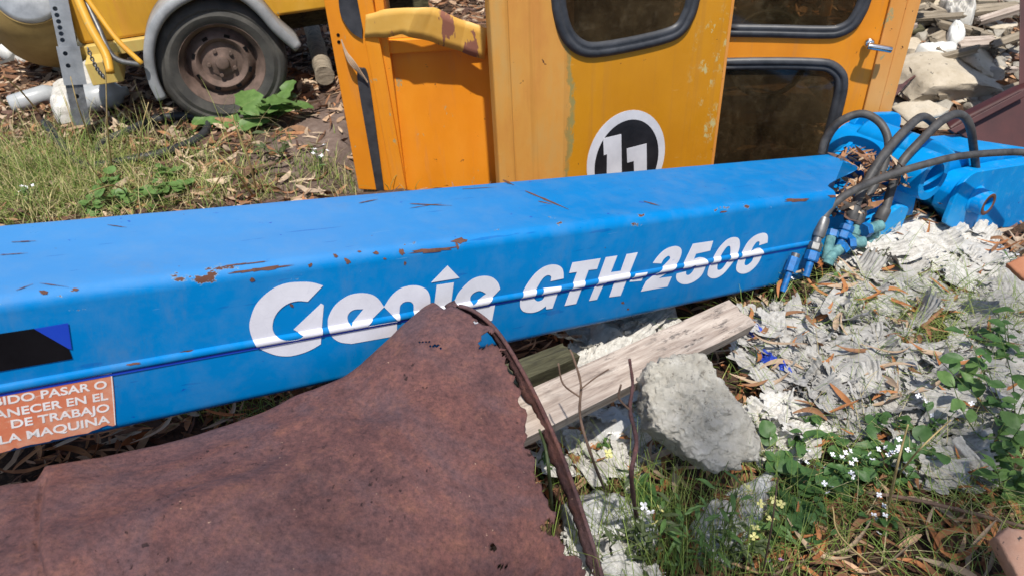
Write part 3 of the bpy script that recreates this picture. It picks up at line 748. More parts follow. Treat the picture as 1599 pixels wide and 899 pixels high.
h3 = hose([(1524, 262, 2.78), (1521, 238, 2.72), (1514, 196, 2.60), (1498, 179, 2.56), (1472, 188, 2.52), (1436, 222, 2.49), (1407, 256, 2.48), (1392, 295, 2.50), (1383, 325, 2.50)], .0145)
fitting(h3, 1383, 325, 1352, 385, 2.50, .0145, ('hose', 'steel', 'fitteal'))
h4 = hose([(1680, 245, 2.6), (1620, 240, 2.55), (1575, 238, 2.50), (1500, 244, 2.44), (1440, 258, 2.39), (1380, 277, 2.35), (1330, 299, 2.31), (1300, 321, 2.29), (1286, 341, 2.28)], .0118)
fitting(h4, 1287, 340, 1258, 432, 2.28, .013, ('steel', 'steel', 'fitblue'))
# loose elbow fittings near the end of the tube
for (pts, r, mt) in [([(1300, 362, 2.36), (1294, 385, 2.35), (1290, 405, 2.35)], .015, 'fitteal'), ([(1316, 385, 2.36), (1300, 398, 2.34), (1292, 412, 2.34)], .017, 'fitteal'), ([(1325, 380, 2.40), (1350, 378, 2.40)], .018, 'fitteal'), ([(1350, 360, 2.44), (1376, 352, 2.46)], .018, 'fitteal')]:
    P = smoothpath([dep(*p) for p in pts], 5); o = bbuild(MB().tube(toB(np.array(P)), r, 12), 'elbow_fitting', mt, boom, auto=40)
    q = toB(np.array(P)); t = nrm(q[-1] - q[0])
    bbuild(MB().tube([q[0] - t * .004, q[0] + t * .016], r * 1.35, 6), 'hexagon_nut', 'fitblue', o)
o = bbuild(MB().tube(toB(np.array([dep(1240, 405, 2.25), dep(1222, 455, 2.25)])), .009, 12), 'pipe_stub', 'fitblue', boom, auto=40)
bbuild(MB().tube(toB(np.array([dep(1241, 402, 2.25), dep(1233, 424, 2.25)])), .017, 6), 'hexagon_nut', 'fitblue', o)
bbuild(MB().tube(toB(np.array([dep(1243, 396, 2.25), dep(1240, 405, 2.25)])), .0125, 16), 'end_cap', 'steel', o, auto=40)

# ================================================================== CAB
cabO = atz(1125, 270, 0)
F1 = Frame(atz(1125, 270, 0), (.948, .317, 0), (0, 0, 1)); F2 = Frame(atz(1128, 256, 0), (.988, -.156, 0), (0, 0, 1))
FA = Frame(atz(560, 294, 0), (1, .02, 0), (0, 0, 1))
assert F1.n.dot(C0 - F1.O) > 0
cab = thing('machine_cab', cabO, 'orange steel machine cab with rubber-framed windows and a round black number 11', 'cab')
def q2(Fr, pts, w=0.): return [Fr.to2(x, y, w) for x, y in pts]
TOPZ = 1.28
def rrect(x0, x1, y0, y1, r, n=7):
    out = []
    for cx, cy, a0 in ((x1 - r, y1 - r, 0), (x0 + r, y1 - r, 90), (x0 + r, y0 + r, 180), (x1 - r, y0 + r, 270)):
        out += arc(cx, cy, r, a0, a0 + 90, n)
    return out
def window(Fr, par, outer, gw, name='window'):
    """rubber gasket ring round an outline and a glass pane inside it"""
    c = np.mean(outer, 0); P = np.array(outer); n = len(P)
    tan = np.roll(P, -1, 0) - np.roll(P, 1, 0); tan /= np.linalg.norm(tan, axis=1)[:, None]; nor = np.column_stack([tan[:, 1], -tan[:, 0]])
    if np.sum((P - c) * nor) > 0: nor = -nor
    prof = [(-.006, -.002), (-.004, .010), (gw * .25, .015), (gw * .42, .013), (gw * .5, .008), (gw * .62, .012), (gw * .9, .009), (gw, -.004)]
    V = []
    for k in range(n):
        for d_, h_ in prof: q = P[k] + nor[k] * d_; V.append(Fr.P(q[0], q[1], h_))
    m = len(prof); mb = MB().add(V, [(k * m + i, ((k + 1) % n) * m + i, ((k + 1) % n) * m + i + 1, k * m + i + 1) for k in range(n) for i in range(m - 1)])
    gk = mb.build('window_gasket', 'gasket', par, smooth=True, fixn=True)
    inner = [tuple(P[k] + nor[k] * gw * .85) for k in range(n)]
    V2, Fc = Fr.panel([inner], .004, -.002)
    MB().add(V2, Fc).build('window_pane', 'glass', gk)
    return inner
# --- front door panel with the number
pb = q2(F1, [(1120, 250)])[0]
xl = q2(F1, [(770, 100)])[0][0]; xr = q2(F1, [(1127, 125)])[0][0]
wl = q2(F1, [(863, 0), (866, 22), (873, 48), (884, 68), (903, 83), (930, 87), (990, 77), (1045, 63), (1068, 48), (1081, 25), (1089, 0)])
wt = .50
wo = [np.array(p) for p in wl]; wc = (wo[0][0] + wo[-1][0]) / 2
top = [np.array([wo[-1][0] + .02, wo[-1][1] + .2]), np.array([wo[-1][0] + .0, wo[-1][1] + .38]), np.array([wo[-1][0] - .06, wo[-1][1] + .44]), np.array([wo[0][0] + .06, wo[0][1] + .44]), np.array([wo[0][0] - .0, wo[0][1] + .38]), np.array([wo[0][0] - .015, wo[0][1] + .2])]
wout = [tuple(p) for p in closedsmooth(wo + top, 4)]
V, Fc = F1.panel([[(xl, -.02), (xr, -.02), (xr, TOPZ), (xl, TOPZ)], wout], .022)
door = MB().add(V, Fc).build('front_panel', 'door', cab, bevel=.002)
window(F1, cab, wout, .045)
MB().box(F1.P(xr, -.02, .001), F1.a * .012, F1.b * (TOPZ + .02), -F1.n * .06).build('panel_flange', 'faded', cab, bevel=.002)
# --- raised vertical fold strips at the left of the panel
MB().box(F1.P(xl - .004, -.02, .010), F1.a * .062, F1.b * (TOPZ + .02), -F1.n * .05).build('corner_post', 'door', cab, bevel=.008)
xs_ = q2(F1, [(872, 200)])[0][0]
# --- number roundel
NC = (900, 160, 7.494)
def nc(pts): return [F1.to2(NC[0] + x / NC[2], NC[1] + y / NC[2]) for x, y in pts]
def fit_ell(pts):
    P = np.array(pts); c = P.mean(0); Q = (P - c) * 10
    A = np.column_stack([Q[:, 0] ** 2, Q[:, 0] * Q[:, 1], Q[:, 1] ** 2, Q[:, 0], Q[:, 1]]); s = np.linalg.lstsq(A, np.ones(len(Q)), rcond=None)[0]
    a, b, cc, d, e = s; ctr = np.linalg.solve([[2 * a, b], [b, 2 * cc]], [-d, -e]); k = 1 + a * ctr[0] ** 2 + b * ctr[0] * ctr[1] + cc * ctr[1] ** 2
    Mx = np.array([[a, b / 2], [b / 2, cc]]) / k; w, U = np.linalg.eigh(Mx); w = np.abs(w)
    return [tuple(c + (ctr + U @ (np.array([math.cos(t), math.sin(t)]) / np.sqrt(w))) / 10) for t in np.linspace(0, 2 * math.pi, 56, endpoint=False)]
E1 = fit_ell(nc([(118, 760), (140, 620), (200, 430), (300, 290), (440, 160), (570, 105), (690, 92), (800, 115), (900, 185), (980, 290), (1025, 420), (1035, 560), (1015, 700)]))
E2 = fit_ell(nc([(210, 780), (240, 600), (320, 430), (430, 300), (560, 215), (680, 203), (800, 240), (890, 330), (945, 440), (958, 560), (935, 745)]))
print('roundel', np.ptp(np.array(E1), 0), np.ptp(np.array(E2), 0))
V, Fc = F1.panel([E1], .0008, .0012); rd = MB().add(V, Fc).build('number_roundel', 'numwhite', cab)
V, Fc = F1.panel([E2], .0008, .0020); MB().add(V, Fc).build('roundel_centre', 'numblack', rd)
for pts in ([(310, 420), (522, 370), (530, 980), (350, 1020), (355, 605), (318, 618)], [(585, 540), (818, 480), (822, 930), (676, 960), (668, 685), (592, 705)]):
    V, Fc = F1.panel([nc(pts)], .0008, .0028); MB().add(V, Fc).build('numeral', 'numwhite', rd)
# --- rear side panel with two windows and the handle
x0 = q2(F2, [(1110, 100)])[0][0]; xR = q2(F2, [(1364, 110)])[0][0]
lo_ = q2(F2, [(1129, 93), (1200, 92), (1270, 93), (1300, 97), (1318, 112), (1322, 130), (1317, 160), (1300, 225)])
lo_ = [tuple(p) for p in smoothpath([np.array(p) for p in lo_], 3)]
lo_ = lo_ + [(lo_[-1][0] - .02, -.2), (lo_[0][0] - .03, -.2), (lo_[0][0] - .03, lo_[0][1] - .002)]
hi_ = q2(F2, [(1358, 0), (1350, 20), (1335, 42), (1312, 55), (1285, 58), (1200, 56), (1132, 55)])
hi_ = [tuple(p) for p in smoothpath([np.array(p) for p in hi_], 3)]
hi_ = hi_ + [(hi_[-1][0] - .03, hi_[-1][1]), (hi_[-1][0] - .03, 1.16), (hi_[0][0] + .0, 1.16)]
V, Fc = F2.panel([[(x0 - .03, -.3), (xR, -.3), (xR, TOPZ), (x0 - .03, TOPZ)], lo_, hi_], .022)
MB().add(V, Fc).build('rear_door', 'orange', cab, bevel=.002)
window(F2, cab, lo_, .042); window(F2, cab, hi_, .040)
# rear post (outer edge) : a folded channel
pbx = q2(F2, [(1364, 110), (1392, 90)])
p0, p1 = F2.px(1360, 160, .004), None
MB().box(F2.P(xR - .004, -.3, .012), F2.a * .055, F2.b * (TOPZ + .3), -F2.n * .07).build('rear_post', 'faded', cab, bevel=.003)
MB().box(F2.P(xR + .053, -.3, .004), F2.a * .045, F2.b * (TOPZ + .3), -F2.n * .06).build('rear_post', 'faded', cab, bevel=.003)
# handle
hx = q2(F2, [(1356, 66)])[0]
hb = MB().lathe(F2.P(hx[0], hx[1], .012), F2.n, [(.001, .012), (.012, .012), (.016, .008), (.018, .0)], 20).build('door_handle', 'chrome', cab, smooth=True, fixn=True)
MB().tube([F2.P(hx[0], hx[1], .012), F2.P(hx[0], hx[1], .05)], .0085, 12).build('handle_shaft', 'chrome', hb, smooth=True)
tp = [F2.P(hx[0] - .018, hx[1] + .004, .052), F2.P(hx[0], hx[1] + .002, .055), F2.P(hx[0] + .05, hx[1] - .006, .056), F2.P(hx[0] + .066, hx[1] - .010, .054)]
MB().tube(smoothpath(tp, 5), [.006] + [.0115] * 14 + [.006], 12).build('handle_grip', 'chrome', hb, smooth=True)
# --- left end frame
xa0 = q2(FA, [(504, 10)])[0][0]
fo = q2(FA, [(498, -40), (560, 296), (640, 296), (600, -40)])
slot = [tuple(p) for p in closedsmooth([np.array(p) for p in q2(FA, [(559, 118), (566, 106), (574, 112), (580, 150), (604, 300), (592, 300), (575, 210)])], 3)]
V, Fc = FA.panel([[(fo[0][0], TOPZ), fo[0], fo[1], (fo[1][0] + .18, -.03), (fo[1][0] + .14, TOPZ)]], .03)
MB().add(V, Fc).build('end_frame', 'orange', cab, bevel=.003)
pts = q2(FA, [(558, 118), (566, 106), (574, 114), (582, 160), (600, 296), (588, 296), (573, 210)])
V, Fc = FA.panel([[tuple(p) for p in corner_smooth(pts, [4, 5])]], .012, .011); MB().add(V, Fc).build('rubber_seal', 'gasket', cab, bevel=.003)
pts = q2(FA, [(526, -60), (530, 10), (537, 32), (550, 50), (566, 60), (566, -60)])
V, Fc = FA.panel([[tuple(p) for p in corner_smooth(pts, [0, 4, 5])]], .012, .009); MB().add(V, Fc).build('rubber_seal', 'gasket', cab, bevel=.003)
for (x_, y_) in ((528, 55), (529, 66)):
    q = FA.px(x_, y_, .001); MB().lathe(q, FA.n, [(.001, .0012), (.0055, .0012), (.006, 0)], 12).build('bolt_hole', 'decalblack', cab)
# posts
def post(Fr, x0a, y0a, x0b, y0b, x1a, y1a, w, t, mat, name, zt=None):
    a = q2(Fr, [(x0a, y0a)], w)[0]; b = q2(Fr, [(x0b, y0b)], w)[0]; d = q2(Fr, [(x1a, y1a)], w)[0]
    wd = d[0] - a[0]; k = (a[0] - b[0]) / (a[1] - b[1]); zt = zt or TOPZ
    lo = (b[0] + k * (-.02 - b[1]), -.02); hi = (b[0] + k * (zt - b[1]), zt)
    V, Fc = Fr.panel([[lo, (lo[0] + wd, lo[1]), (hi[0] + wd, hi[1]), hi]], t, w); return MB().add(V, Fc).build(name, mat, cab, bevel=.003)
post(FA, 569, 60, 613, 291, 592, 60, .012, .05, 'orange', 'door_post')
post(FA, 592, 60, 622, 291, 606, 60, -.01, .07, 'orange', 'door_post')
# recessed side panel: leans, foot outwards
RA = FA.px(598, 80, -.16); 
FR = Frame(np.array([0, FA.O[1] + .04, 0]), (1, .02, 0), (0, .06, 1.))
ra = q2(FR, [(598, 85)])[0]
V, Fc = FR.panel([[(ra[0] - .06, -.16), (.12, -.16), (.12, q2(FR, [(700, 80)])[0][1]), (ra[0] - .06, q2(FR, [(620, 80)])[0][1])]], .012); MB().add(V, Fc).build('recessed_panel', 'orange', cab, bevel=.002)
MB().box(F1.P(xl - .002, -.02, -.04), F1.a * .02, F1.b * (TOPZ + .02), np.array([0, .34, 0])).build('door_jamb', 'orange', cab, bevel=.002)
hz = q2(FA, [(700, 66)], -.03)[0][1]; rx0 = q2(FA, [(604, 62)], -.03)[0][0]
MB().box(FA.P(rx0, hz - .030, -.025), FA.a * .60, FA.b * .050, -FA.n * .10).build('top_rail', 'orange', cab, bevel=.004)
MB().box(FA.P(rx0 - .01, hz + .02, -.04), FA.a * .61, FA.b * .018, -FA.n * .05).build('top_rail', 'yellow', cab, bevel=.003)
Fs = Frame(FA.P(0, 0, .022), FA.a, FA.b)
tp_ = sm1_ = smoothpath([np.array(p) for p in q2(Fs, [(571, 24), (600, 14), (640, 9), (672, 10), (685, 13), (722, 31), (760, 42)])], 6)
bt_ = smoothpath([np.array(p) for p in q2(Fs, [(569, 60), (600, 58), (628, 52), (648, 58), (672, 64), (710, 77), (757, 93)])], 6)
sg = []
for i, (p, q) in enumerate(zip(tp_, bt_)):
    t = i / (len(tp_) - 1.); out = float(np.interp(t, [0, .12, .40, .47, .86, 1], [.0, .006, .03, .026, .004, .018])) + .002 * float(vn(t * 14, 3)); p = p + np.array([0, .003 * float(vn(t * 11, 1))]); q = q + np.array([0, .003 * float(vn(t * 12, 2))])
    sg.append([Fs.P(*(p * (1 - s_) + q * s_), out - .004 * s_) for s_ in np.linspace(0, 1, 5)])
def m_strip():
    a = NT('strip_paint', .5, 0, .4); X, Y, Z = a.xyz()
    c = a.ramp(a.noise(6, 6, .7), [(.3, (.60, .32, .05)), (.7, (.66, .40, .10))])
    c = a.mix(a.step(a.noise(6, 6, .65, a.map((1, 1, .3), (0, .3, 0))), .57, .58), c, (.26, .11, .075))
    a.color(c); a.bump(a.noise(20, 5, .6), .3, .002); return a.m
MT['strip'] = m_strip()
MB().grid(np.array(sg)).build('bent_trim_strip', 'strip', cab, solid=.002, fixn=True, auto=12)['label'] = 'bent pale yellow trim strip with rust patches'
# straw caught between post and frame
for k in range(4):
    a_ = FA.px(533 + k * 2, 62 + 6 * k, .02); b_ = FA.px(545 + 3 * k, 98, .035); c_ = FA.px(568 + 2 * k, 120 + 3 * k, .02)
    MB().tube(smoothpath([a_, b_, c_], 6), .0028, 6).build('straw_wisp', 'deadleafpale', cab)
# roof, back and sill (seen only through the glass)
b1 = F1.P(xl, 0, 0); b2 = FA.P(fo[0][0] + .05, 0, 0)
bk = 1.0
MB().box((b2[0], 3.0 + bk * .6, 0), (2.1, 0, 0), (0, .03, 0), (0, 0, .28)).build('back_wall', 'brownseat', cab, bevel=.003)
for xx_ in (0, .7, 1.4, 2.07):
    MB().box((b2[0] + xx_, 3.0 + bk * .6, .28), (.04, 0, 0), (0, .04, 0), (0, 0, 1.0)).build('back_post', 'faded', cab, bevel=.003)
MB().box((b2[0] + .05, 2.98, .03), (1.9, 0, 0), (0, .6, 0), (0, 0, .02)).build('cab_floor', 'brownseat', cab)
MB().box((.35, 3.15, .05), (.45, 0, 0), (0, .35, 0), (0, 0, .22)).build('seat_base', 'brownseat', cab, bevel=.02)
MB().box((.35, 3.45, .27), (.45, 0, 0), (0, .08, 0), (0, .06, .4)).build('seat_back', 'brownseat', cab, bevel=.02)
MB().box((b2[0], 2.72, TOPZ), (2.15, .1, 0), (0, .95, 0), (0, 0, .04)).build('cab_roof', 'faded', cab, bevel=.01)
th = np.linspace(0, 2 * math.pi, 29)[:-1]
wc_ = np.array([1.12, 3.10, .30])
MB().tube([wc_ + .17 * np.array([math.cos(t), .35 * math.sin(t), .93 * math.sin(t)]) for t in np.linspace(0, 2 * math.pi, 30)], .011, 10, cap=False).build('steering_wheel', 'rubber', cab, smooth=True)

# ================================================================== TRAILER
hub = dep(347, 97, 3.47); td = nrm([.90, .30, 0]); tn = nrm([td[1], -td[0], 0])      # along, outwards
TR = Frame(hub, td, (0, 0, 1)); assert TR.n.dot(C0 - hub) > 0
tr = thing('yellow_trailer', (hub[0], hub[1], 0), 'old yellow single-wheel site trailer with grey mudguard, parked behind the boom', 'trailer')
def lath(prof, name, mat, par, n=48, O=hub): return MB().lathe(O, TR.n, prof, n).build(name, mat, par, smooth=False, fixn=True, auto=35)
wheel = lath([(.178, -.06), (.186, -.10), (.245, -.115), (.278, -.095), (.288, -.05), (.290, -.02), (.288, .01), (.284, .03), (.272, .052), (.262, .058), (.250, .062), (.240, .058), (.222, .066), (.200, .060), (.184, .050), (.178, .035), (.178, -.06)], 'tyre', 'tyre', tr, 72)
for k in range(72):      # tread shoulder blocks
    a = 2 * math.pi * k / 72; e = TR.a * math.cos(a) + TR.b * math.sin(a); t = -TR.a * math.sin(a) + TR.b * math.cos(a)
rimo = lath([(.060, .000), (.072, -.004), (.090, -.004), (.100, .012), (.112, .018), (.128, .010), (.140, -.012), (.150, -.02), (.158, .0), (.166, .030), (.176, .040), (.184, .052), (.188, .050), (.186, .040), (.178, .03), (.170, -.06)], 'wheel_rim', 'rim', tr)
lath([(.001, .030), (.020, .030), (.028, .026), (.031, .012), (.045, .006), (.062, .002), (.066, -.01)], 'hub', 'rim', rimo)
for k in range(5):
    a = R(90 + 72 * k + 20); q = hub + TR.a * .058 * math.cos(a) + TR.b * .058 * math.sin(a)
    MB().tube([q - TR.n * .004, q + TR.n * .016], .0095, 6).build('wheel_nut', 'rim', rimo, bevel=.001)
for k in range(8):
    a = R(22 + 45 * k); q = hub + TR.a * .123 * math.cos(a) + TR.b * .123 * math.sin(a); t = -TR.a * math.sin(a) + TR.b * math.cos(a); e = TR.a * math.cos(a) + TR.b * math.sin(a)
    MB().box(q - t * .012 - e * .007 + TR.n * .0125, t * .024, e * .014, TR.n * .004).build('rim_slot', 'decalblack', rimo)
# mudguard
gp = [np.array(TR.to2(x, y, .10)) for x, y in [(247, 158), (233, 128), (226, 90), (231, 52), (250, 18), (285, -8), (330, -22), (375, -14), (410, 12), (438, 44), (470, 72)]]
path = smoothpath(gp, 6); rows = []
c2 = np.array([0., 0.])
for i, p in enumerate(path):
    t = nrm(path[min(i + 1, len(path) - 1)] - path[max(i - 1, 0)]); nn = np.array([-t[1], t[0]]);
    if nn.dot(p) < 0: nn = -nn
    rows.append([TR.P(*(p - nn * .040), .085), TR.P(*(p - nn * .034), .098), TR.P(*(p - nn * .02), .103), TR.P(*(p), .10), TR.P(*(p + nn * .006), .09), TR.P(*(p + nn * .006), .02), TR.P(*(p + nn * .004), -.10)])
MB().grid(np.array(rows)).build('mudguard', 'fender', tr, smooth=True, solid=.004, fixn=True)
# body shell behind the wheel
def tpx(x, y, w): return TR.px(x, y, w)
bx = lambda x0, x1, z0, z1, w0, w1, name, mat, bv=.006: MB().box(TR.P(x0, z0, w1), TR.a * (x1 - x0), TR.b * (z1 - z0), -TR.n * (w1 - w0)).build(name, mat, tr, bevel=bv)
zt0 = TR.to2(200, 60, -.12)
sill = [np.array(TR.to2(x, y, -.12)) for x, y in [(135, 78), (265, 45)]]; zs = (sill[0][1] + sill[1][1]) / 2
xb0 = TR.to2(118, 60, -.12)[0]
bx(xb0, .95, zs - .005, 1.1, -.80, -.14, 'body_panel', 'yellow', .02)
bx(xb0 - .02, .30, zs - .06, zs - .005, -.80, -.115, 'sill_rail', 'paleyellow', .004)
bx(.28, 1.2, zs + .02, zs + .10, -.30, -.16, 'sill_rail', 'paleyellow', .004)
bx(xb0 + .02, 1.1, zs - .16, zs - .062, -.55, -.45, 'chassis_beam', 'darkwood', .004)
MB().tube([TR.P(0, 0, -.10), TR.P(0, 0, -.75)], .03, 12).build('axle', 'steel', tr)
# square draw beam with cut end
e1_ = TR.to2(150, 112, -.02); 
bx(e1_[0] - .03, e1_[0] + .10, e1_[1] - .055, e1_[1] + .045, -.35, -.0, 'draw_beam', 'paleyellow', .004)
# diagonal braces and rods
def rod(pts, r, mat, name='brace_rod', par=tr): return MB().tube(smoothpath([dep(*p) for p in pts], 6), r, 10).build(name, mat, par, smooth=True)
rod([(112, -25, 3.12), (140, 40, 3.14), (165, 85, 3.16), (172, 114, 3.16)], .018, 'yellow')
rod([(122, -25, 3.16), (152, 40, 3.18), (178, 90, 3.2), (222, 102, 3.25)], .012, 'steel')
rod([(130, -10, 3.14), (155, 25, 3.17), (185, 65, 3.2), (222, 100, 3.24)], .011, 'yellow')
for k in range(13):        # chain
    t = k / 12; q = dep(138 + 24 * t, 78 + 42 * t + 6 * math.sin(t * 3), 3.08)
    e = TR.a if k % 2 else TR.n
    MB().tube([q + .009 * math.cos(a) * TR.b + .006 * math.sin(a) * e for a in np.linspace(0, 2 * math.pi, 9)], .0028, 6, cap=False).build('chain_link', 'steel', tr, smooth=True)
# mixer drum at the left
dc = dep(52, -8, 3.75)
ax_ = nrm([.25, -.75, .45])
MB().lathe(dc, ax_, [(.001, .10), (.10, .10), (.165, .085), (.172, .07), (.20, .05), (.24, -.05), (.30, -.25), (.26, -.5), (.001, -.6)], 48).build('mixer_drum', 'dirtyyellow', tr, fixn=True, auto=40)
MB().lathe(dc, ax_, [(.001, .106), (.14, .106), (.155, .098), (.16, .088)], 40).build('drum_cover', 'galv', tr, smooth=True, fixn=True)

# ------------------------------------------------------------------ prop stand
sb = G(127, 195); st = thing('prop_stand', sb, 'perforated galvanised steel prop stand with a square sleeve, standing beside the yellow trailer', 'stand')
dS = 3.30
ta, tb_ = dep(82, -35, 3.18), dep(128, 190, 3.38); ax_s = nrm(tb_ - ta); ex = nrm(np.cross(ax_s, nrm(ta - C0))); ex = ex if ex[0] > 0 else -ex; ey = np.cross(ax_s, ex)
if ey.dot(C0 - ta) < 0: ey = -ey
def seg(x0, y0, x1, y1, hw, name, mat, holes, lift=0):
    Fq = Frame(ta, ex, -ax_s); 
    if Fq.n.dot(C0 - ta) < 0: Fq.n = -Fq.n
    a, b = np.array(Fq.to2(x0, y0)), np.array(Fq.to2(x1, y1)); hs = []
    for (hx_, hy_) in holes:
        c = Fq.to2(hx_, hy_, lift); hs.append([(c[0] + .0095 * math.cos(t), c[1] + .0095 * math.sin(t)) for t in np.linspace(0, 2 * math.pi, 13)[:-1]])
    yt, yb = a[1], b[1]; cx = (a[0] + b[0]) / 2
    V, Fc = Fq.panel([[(cx - hw, yb), (cx + hw, yb), (cx + hw, yt), (cx - hw, yt)]] + hs, .006, lift)
    mb = MB().add(V, Fc)
    for s_ in (-1, 1): mb.box(Fq.P(cx + s_ * hw - (.006 if s_ > 0 else 0), yb, lift - .007), Fq.a * .006, Fq.b * (yt - yb), -Fq.n * (2 * hw - .02))
    mb.box(Fq.P(cx - hw, yb, lift - 2 * hw + .014), Fq.a * 2 * hw, Fq.b * (yt - yb), -Fq.n * .006)
    return mb.build(name, mat, st)
seg(82, -35, 108, 74, .036, 'inner_post', 'galv', [(86, 14), (89, 24), (91.5, 34), (93.5, 43.5), (95.5, 53), (97.5, 63)])
seg(108, 73, 116, 133, .044, 'sleeve', 'galv', [(102, 84), (106.5, 103)], .006)
seg(116, 130, 128, 196, .034, 'inner_post', 'steel', [(120, 151)], -.004)
MB().box(dep(134, 100, 3.35), TR.a * .10, (0, 0, -.07), -TR.n * .08).build('clamp_bracket', 'galv', st, bevel=.006)

# ================================================================== RUSTY DRUM SHEET (foreground)
def sm1(P, n):                                   # resample smooth path to n points
    Q = np.array(smoothpath(P, 12)); d = np.r_[0, np.cumsum(np.linalg.norm(np.diff(Q, axis=0), axis=1))]; t = np.linspace(0, d[-1], n)
    return np.column_stack([np.interp(t, d, Q[:, k]) for k in range(3)])
NS, NT_ = 230, 250
rowsil = sm1([dep(-160, 800, 1.10), dep(-60, 778, 1.14), dep(10, 765, 1.17), dep(62, 758, 1.19), dep(180, 735, 1.24), dep(300, 705, 1.30), dep(420, 665, 1.37), dep(500, 627, 1.41), dep(552, 604, 1.44), dep(590, 580, 1.46), dep(640, 538, 1.49), dep(682, 500, 1.52), dep(716, 479, 1.55)], NS)
rowmid = sm1([dep(-160, 930, .98), dep(60, 880, 1.02), dep(300, 800, 1.12), dep(500, 740, 1.24), dep(650, 670, 1.34), dep(830, 612, 1.46)], NS)
rowlow = sm1([dep(-160, 1100, .95), dep(60, 1080, .96), dep(300, 1040, 1.0), dep(500, 980, 1.07), dep(700, 880, 1.19), dep(866, 768, 1.34)], NS)
rowbot = sm1([dep(-160, 1330, .98), dep(60, 1330, 1.0), dep(300, 1280, 1.05), dep(560, 1200, 1.12), dep(780, 1080, 1.22), dep(952, 925, 1.36)], NS)
back = rowsil + Wd * .10 - np.array([0, 0, .06]); back2 = back + Wd * .05 - np.array([0, 0, .30])
ws = np.linspace(0, 1, NS)[:, None] ** 9
rowup = .5 * rowsil + .5 * rowmid; rowup = rowup + ws * (dep(798, 534, 1.515) - rowup[-1])
ctrl = [back2, back, rowsil, rowup, rowmid, rowlow, rowbot]
sheet = np.zeros((NS, NT_, 3))
for i in range(NS):
    sheet[i] = sm1([c[i] for c in ctrl], NT_)
si, ti = np.meshgrid(np.linspace(0, 1, NS), np.linspace(0, 1, NT_), indexing='ij')
nrmv = np.cross(np.gradient(sheet, axis=0), np.gradient(sheet, axis=1)); nrmv /= np.linalg.norm(nrmv, axis=2)[..., None] + 1e-9
if np.mean(nrmv[:, 125] @ (C0 - sheet[100, 125])) < 0: nrmv = -nrmv
X_, Y_, Z_ = sheet[..., 0], sheet[..., 1], sheet[..., 2]
disp = .010 * fbm(X_ * 4, Y_ * 4, Z_ * 4, 41) + .0022 * fbm(X_ * 30, Y_ * 30, Z_ * 30, 43)
def projpx(P):
    c = (np.asarray(P) - C0) @ M; return CX + F * c[..., 0] / c[..., 2], CY - F * c[..., 1] / c[..., 2]
PXs, PYs = projpx(sheet)
seamx = 64 + .10 * (PYs - 860) * (PYs > 860) - 8 * np.sin((PYs - 757) / 50.)
seam = np.exp(-((PXs - seamx) / 5.) ** 2) * (PYs > 740); disp -= .022 * seam
disp -= .022 * (PXs < seamx + 2) * np.clip((seamx + 2 - PXs) / 14, 0, 1)
disp -= .018 * np.exp(-(((PXs - 560) / 60) ** 2 + ((PYs - 625) / 40) ** 2))
sheet = sheet + nrmv * disp[..., None]
tsil = np.array([ (lambda d: d[2] / d[-1])(np.r_[0, np.cumsum(np.linalg.norm(np.diff(np.array([c[i] for c in ctrl]), axis=0), axis=1))]) for i in range(NS)])[:, None]
tt_ = np.clip((ti - tsil) / (1 - tsil), -1, 1)
# torn edge and rust holes, in the sheet's own coordinates
jag = .016 * fbm(ti * 34, 0, 0, 51, 3) + .006 * vn(ti * 120, 0, 0, 5)
edge = 1.0 - .006 - .012 * sst(.12, .25, tt_) + (jag - .004) * sst(.02, .15, tt_) - .008 * np.sin(tt_ * 21) ** 2 * (tt_ > .25)
keepv = np.ones_like(si, bool)
st_ = np.empty_like(sheet); cols_ = np.arange(NT_)
for j in range(NT_):
    for q in range(3): st_[:, j, q] = np.interp(si[:, j] * edge[:, j].mean(), si[:, j], sheet[:, j, q])
sheet = st_; keepv &= ~((tt_ < -.02) & (si > .975))
PXs, PYs = projpx(sheet)
for (hx_, hy_, a, b) in [(768, 528, 26, 12), (742, 503, 7, 2.5), (792, 542, 13, 12), (716, 481, .1, .1), (660, 533, 10, 1.8), (678, 539, 14, 1.6), (686, 544, 4, 2), (782, 882, 9, 4), (768, 854, 5, 5), (866, 822, 24, 13), (838, 745, 6, 8), (888, 800, 10, 12), (52, 763, 14, 4)]:
    nz = 1 + .5 * vn(PXs / 8, PYs / 8, 0, 61)
    keepv &= ~(((PXs - hx_) / (a * nz)) ** 2 + ((PYs - hy_) / (b * nz)) ** 2 < 1) | (tt_ < .012)
keep = keepv[:-1, :-1]
rust = thing('rusted_drum_half', sheet[150, 120] * [1, 1, 0], 'large torn half of a rusted brown steel drum leaning against the blue boom', 'rusty drum')
MB().grid(sheet, keep).build('drum_skin', 'rust', rust, smooth=True, solid=.0022)
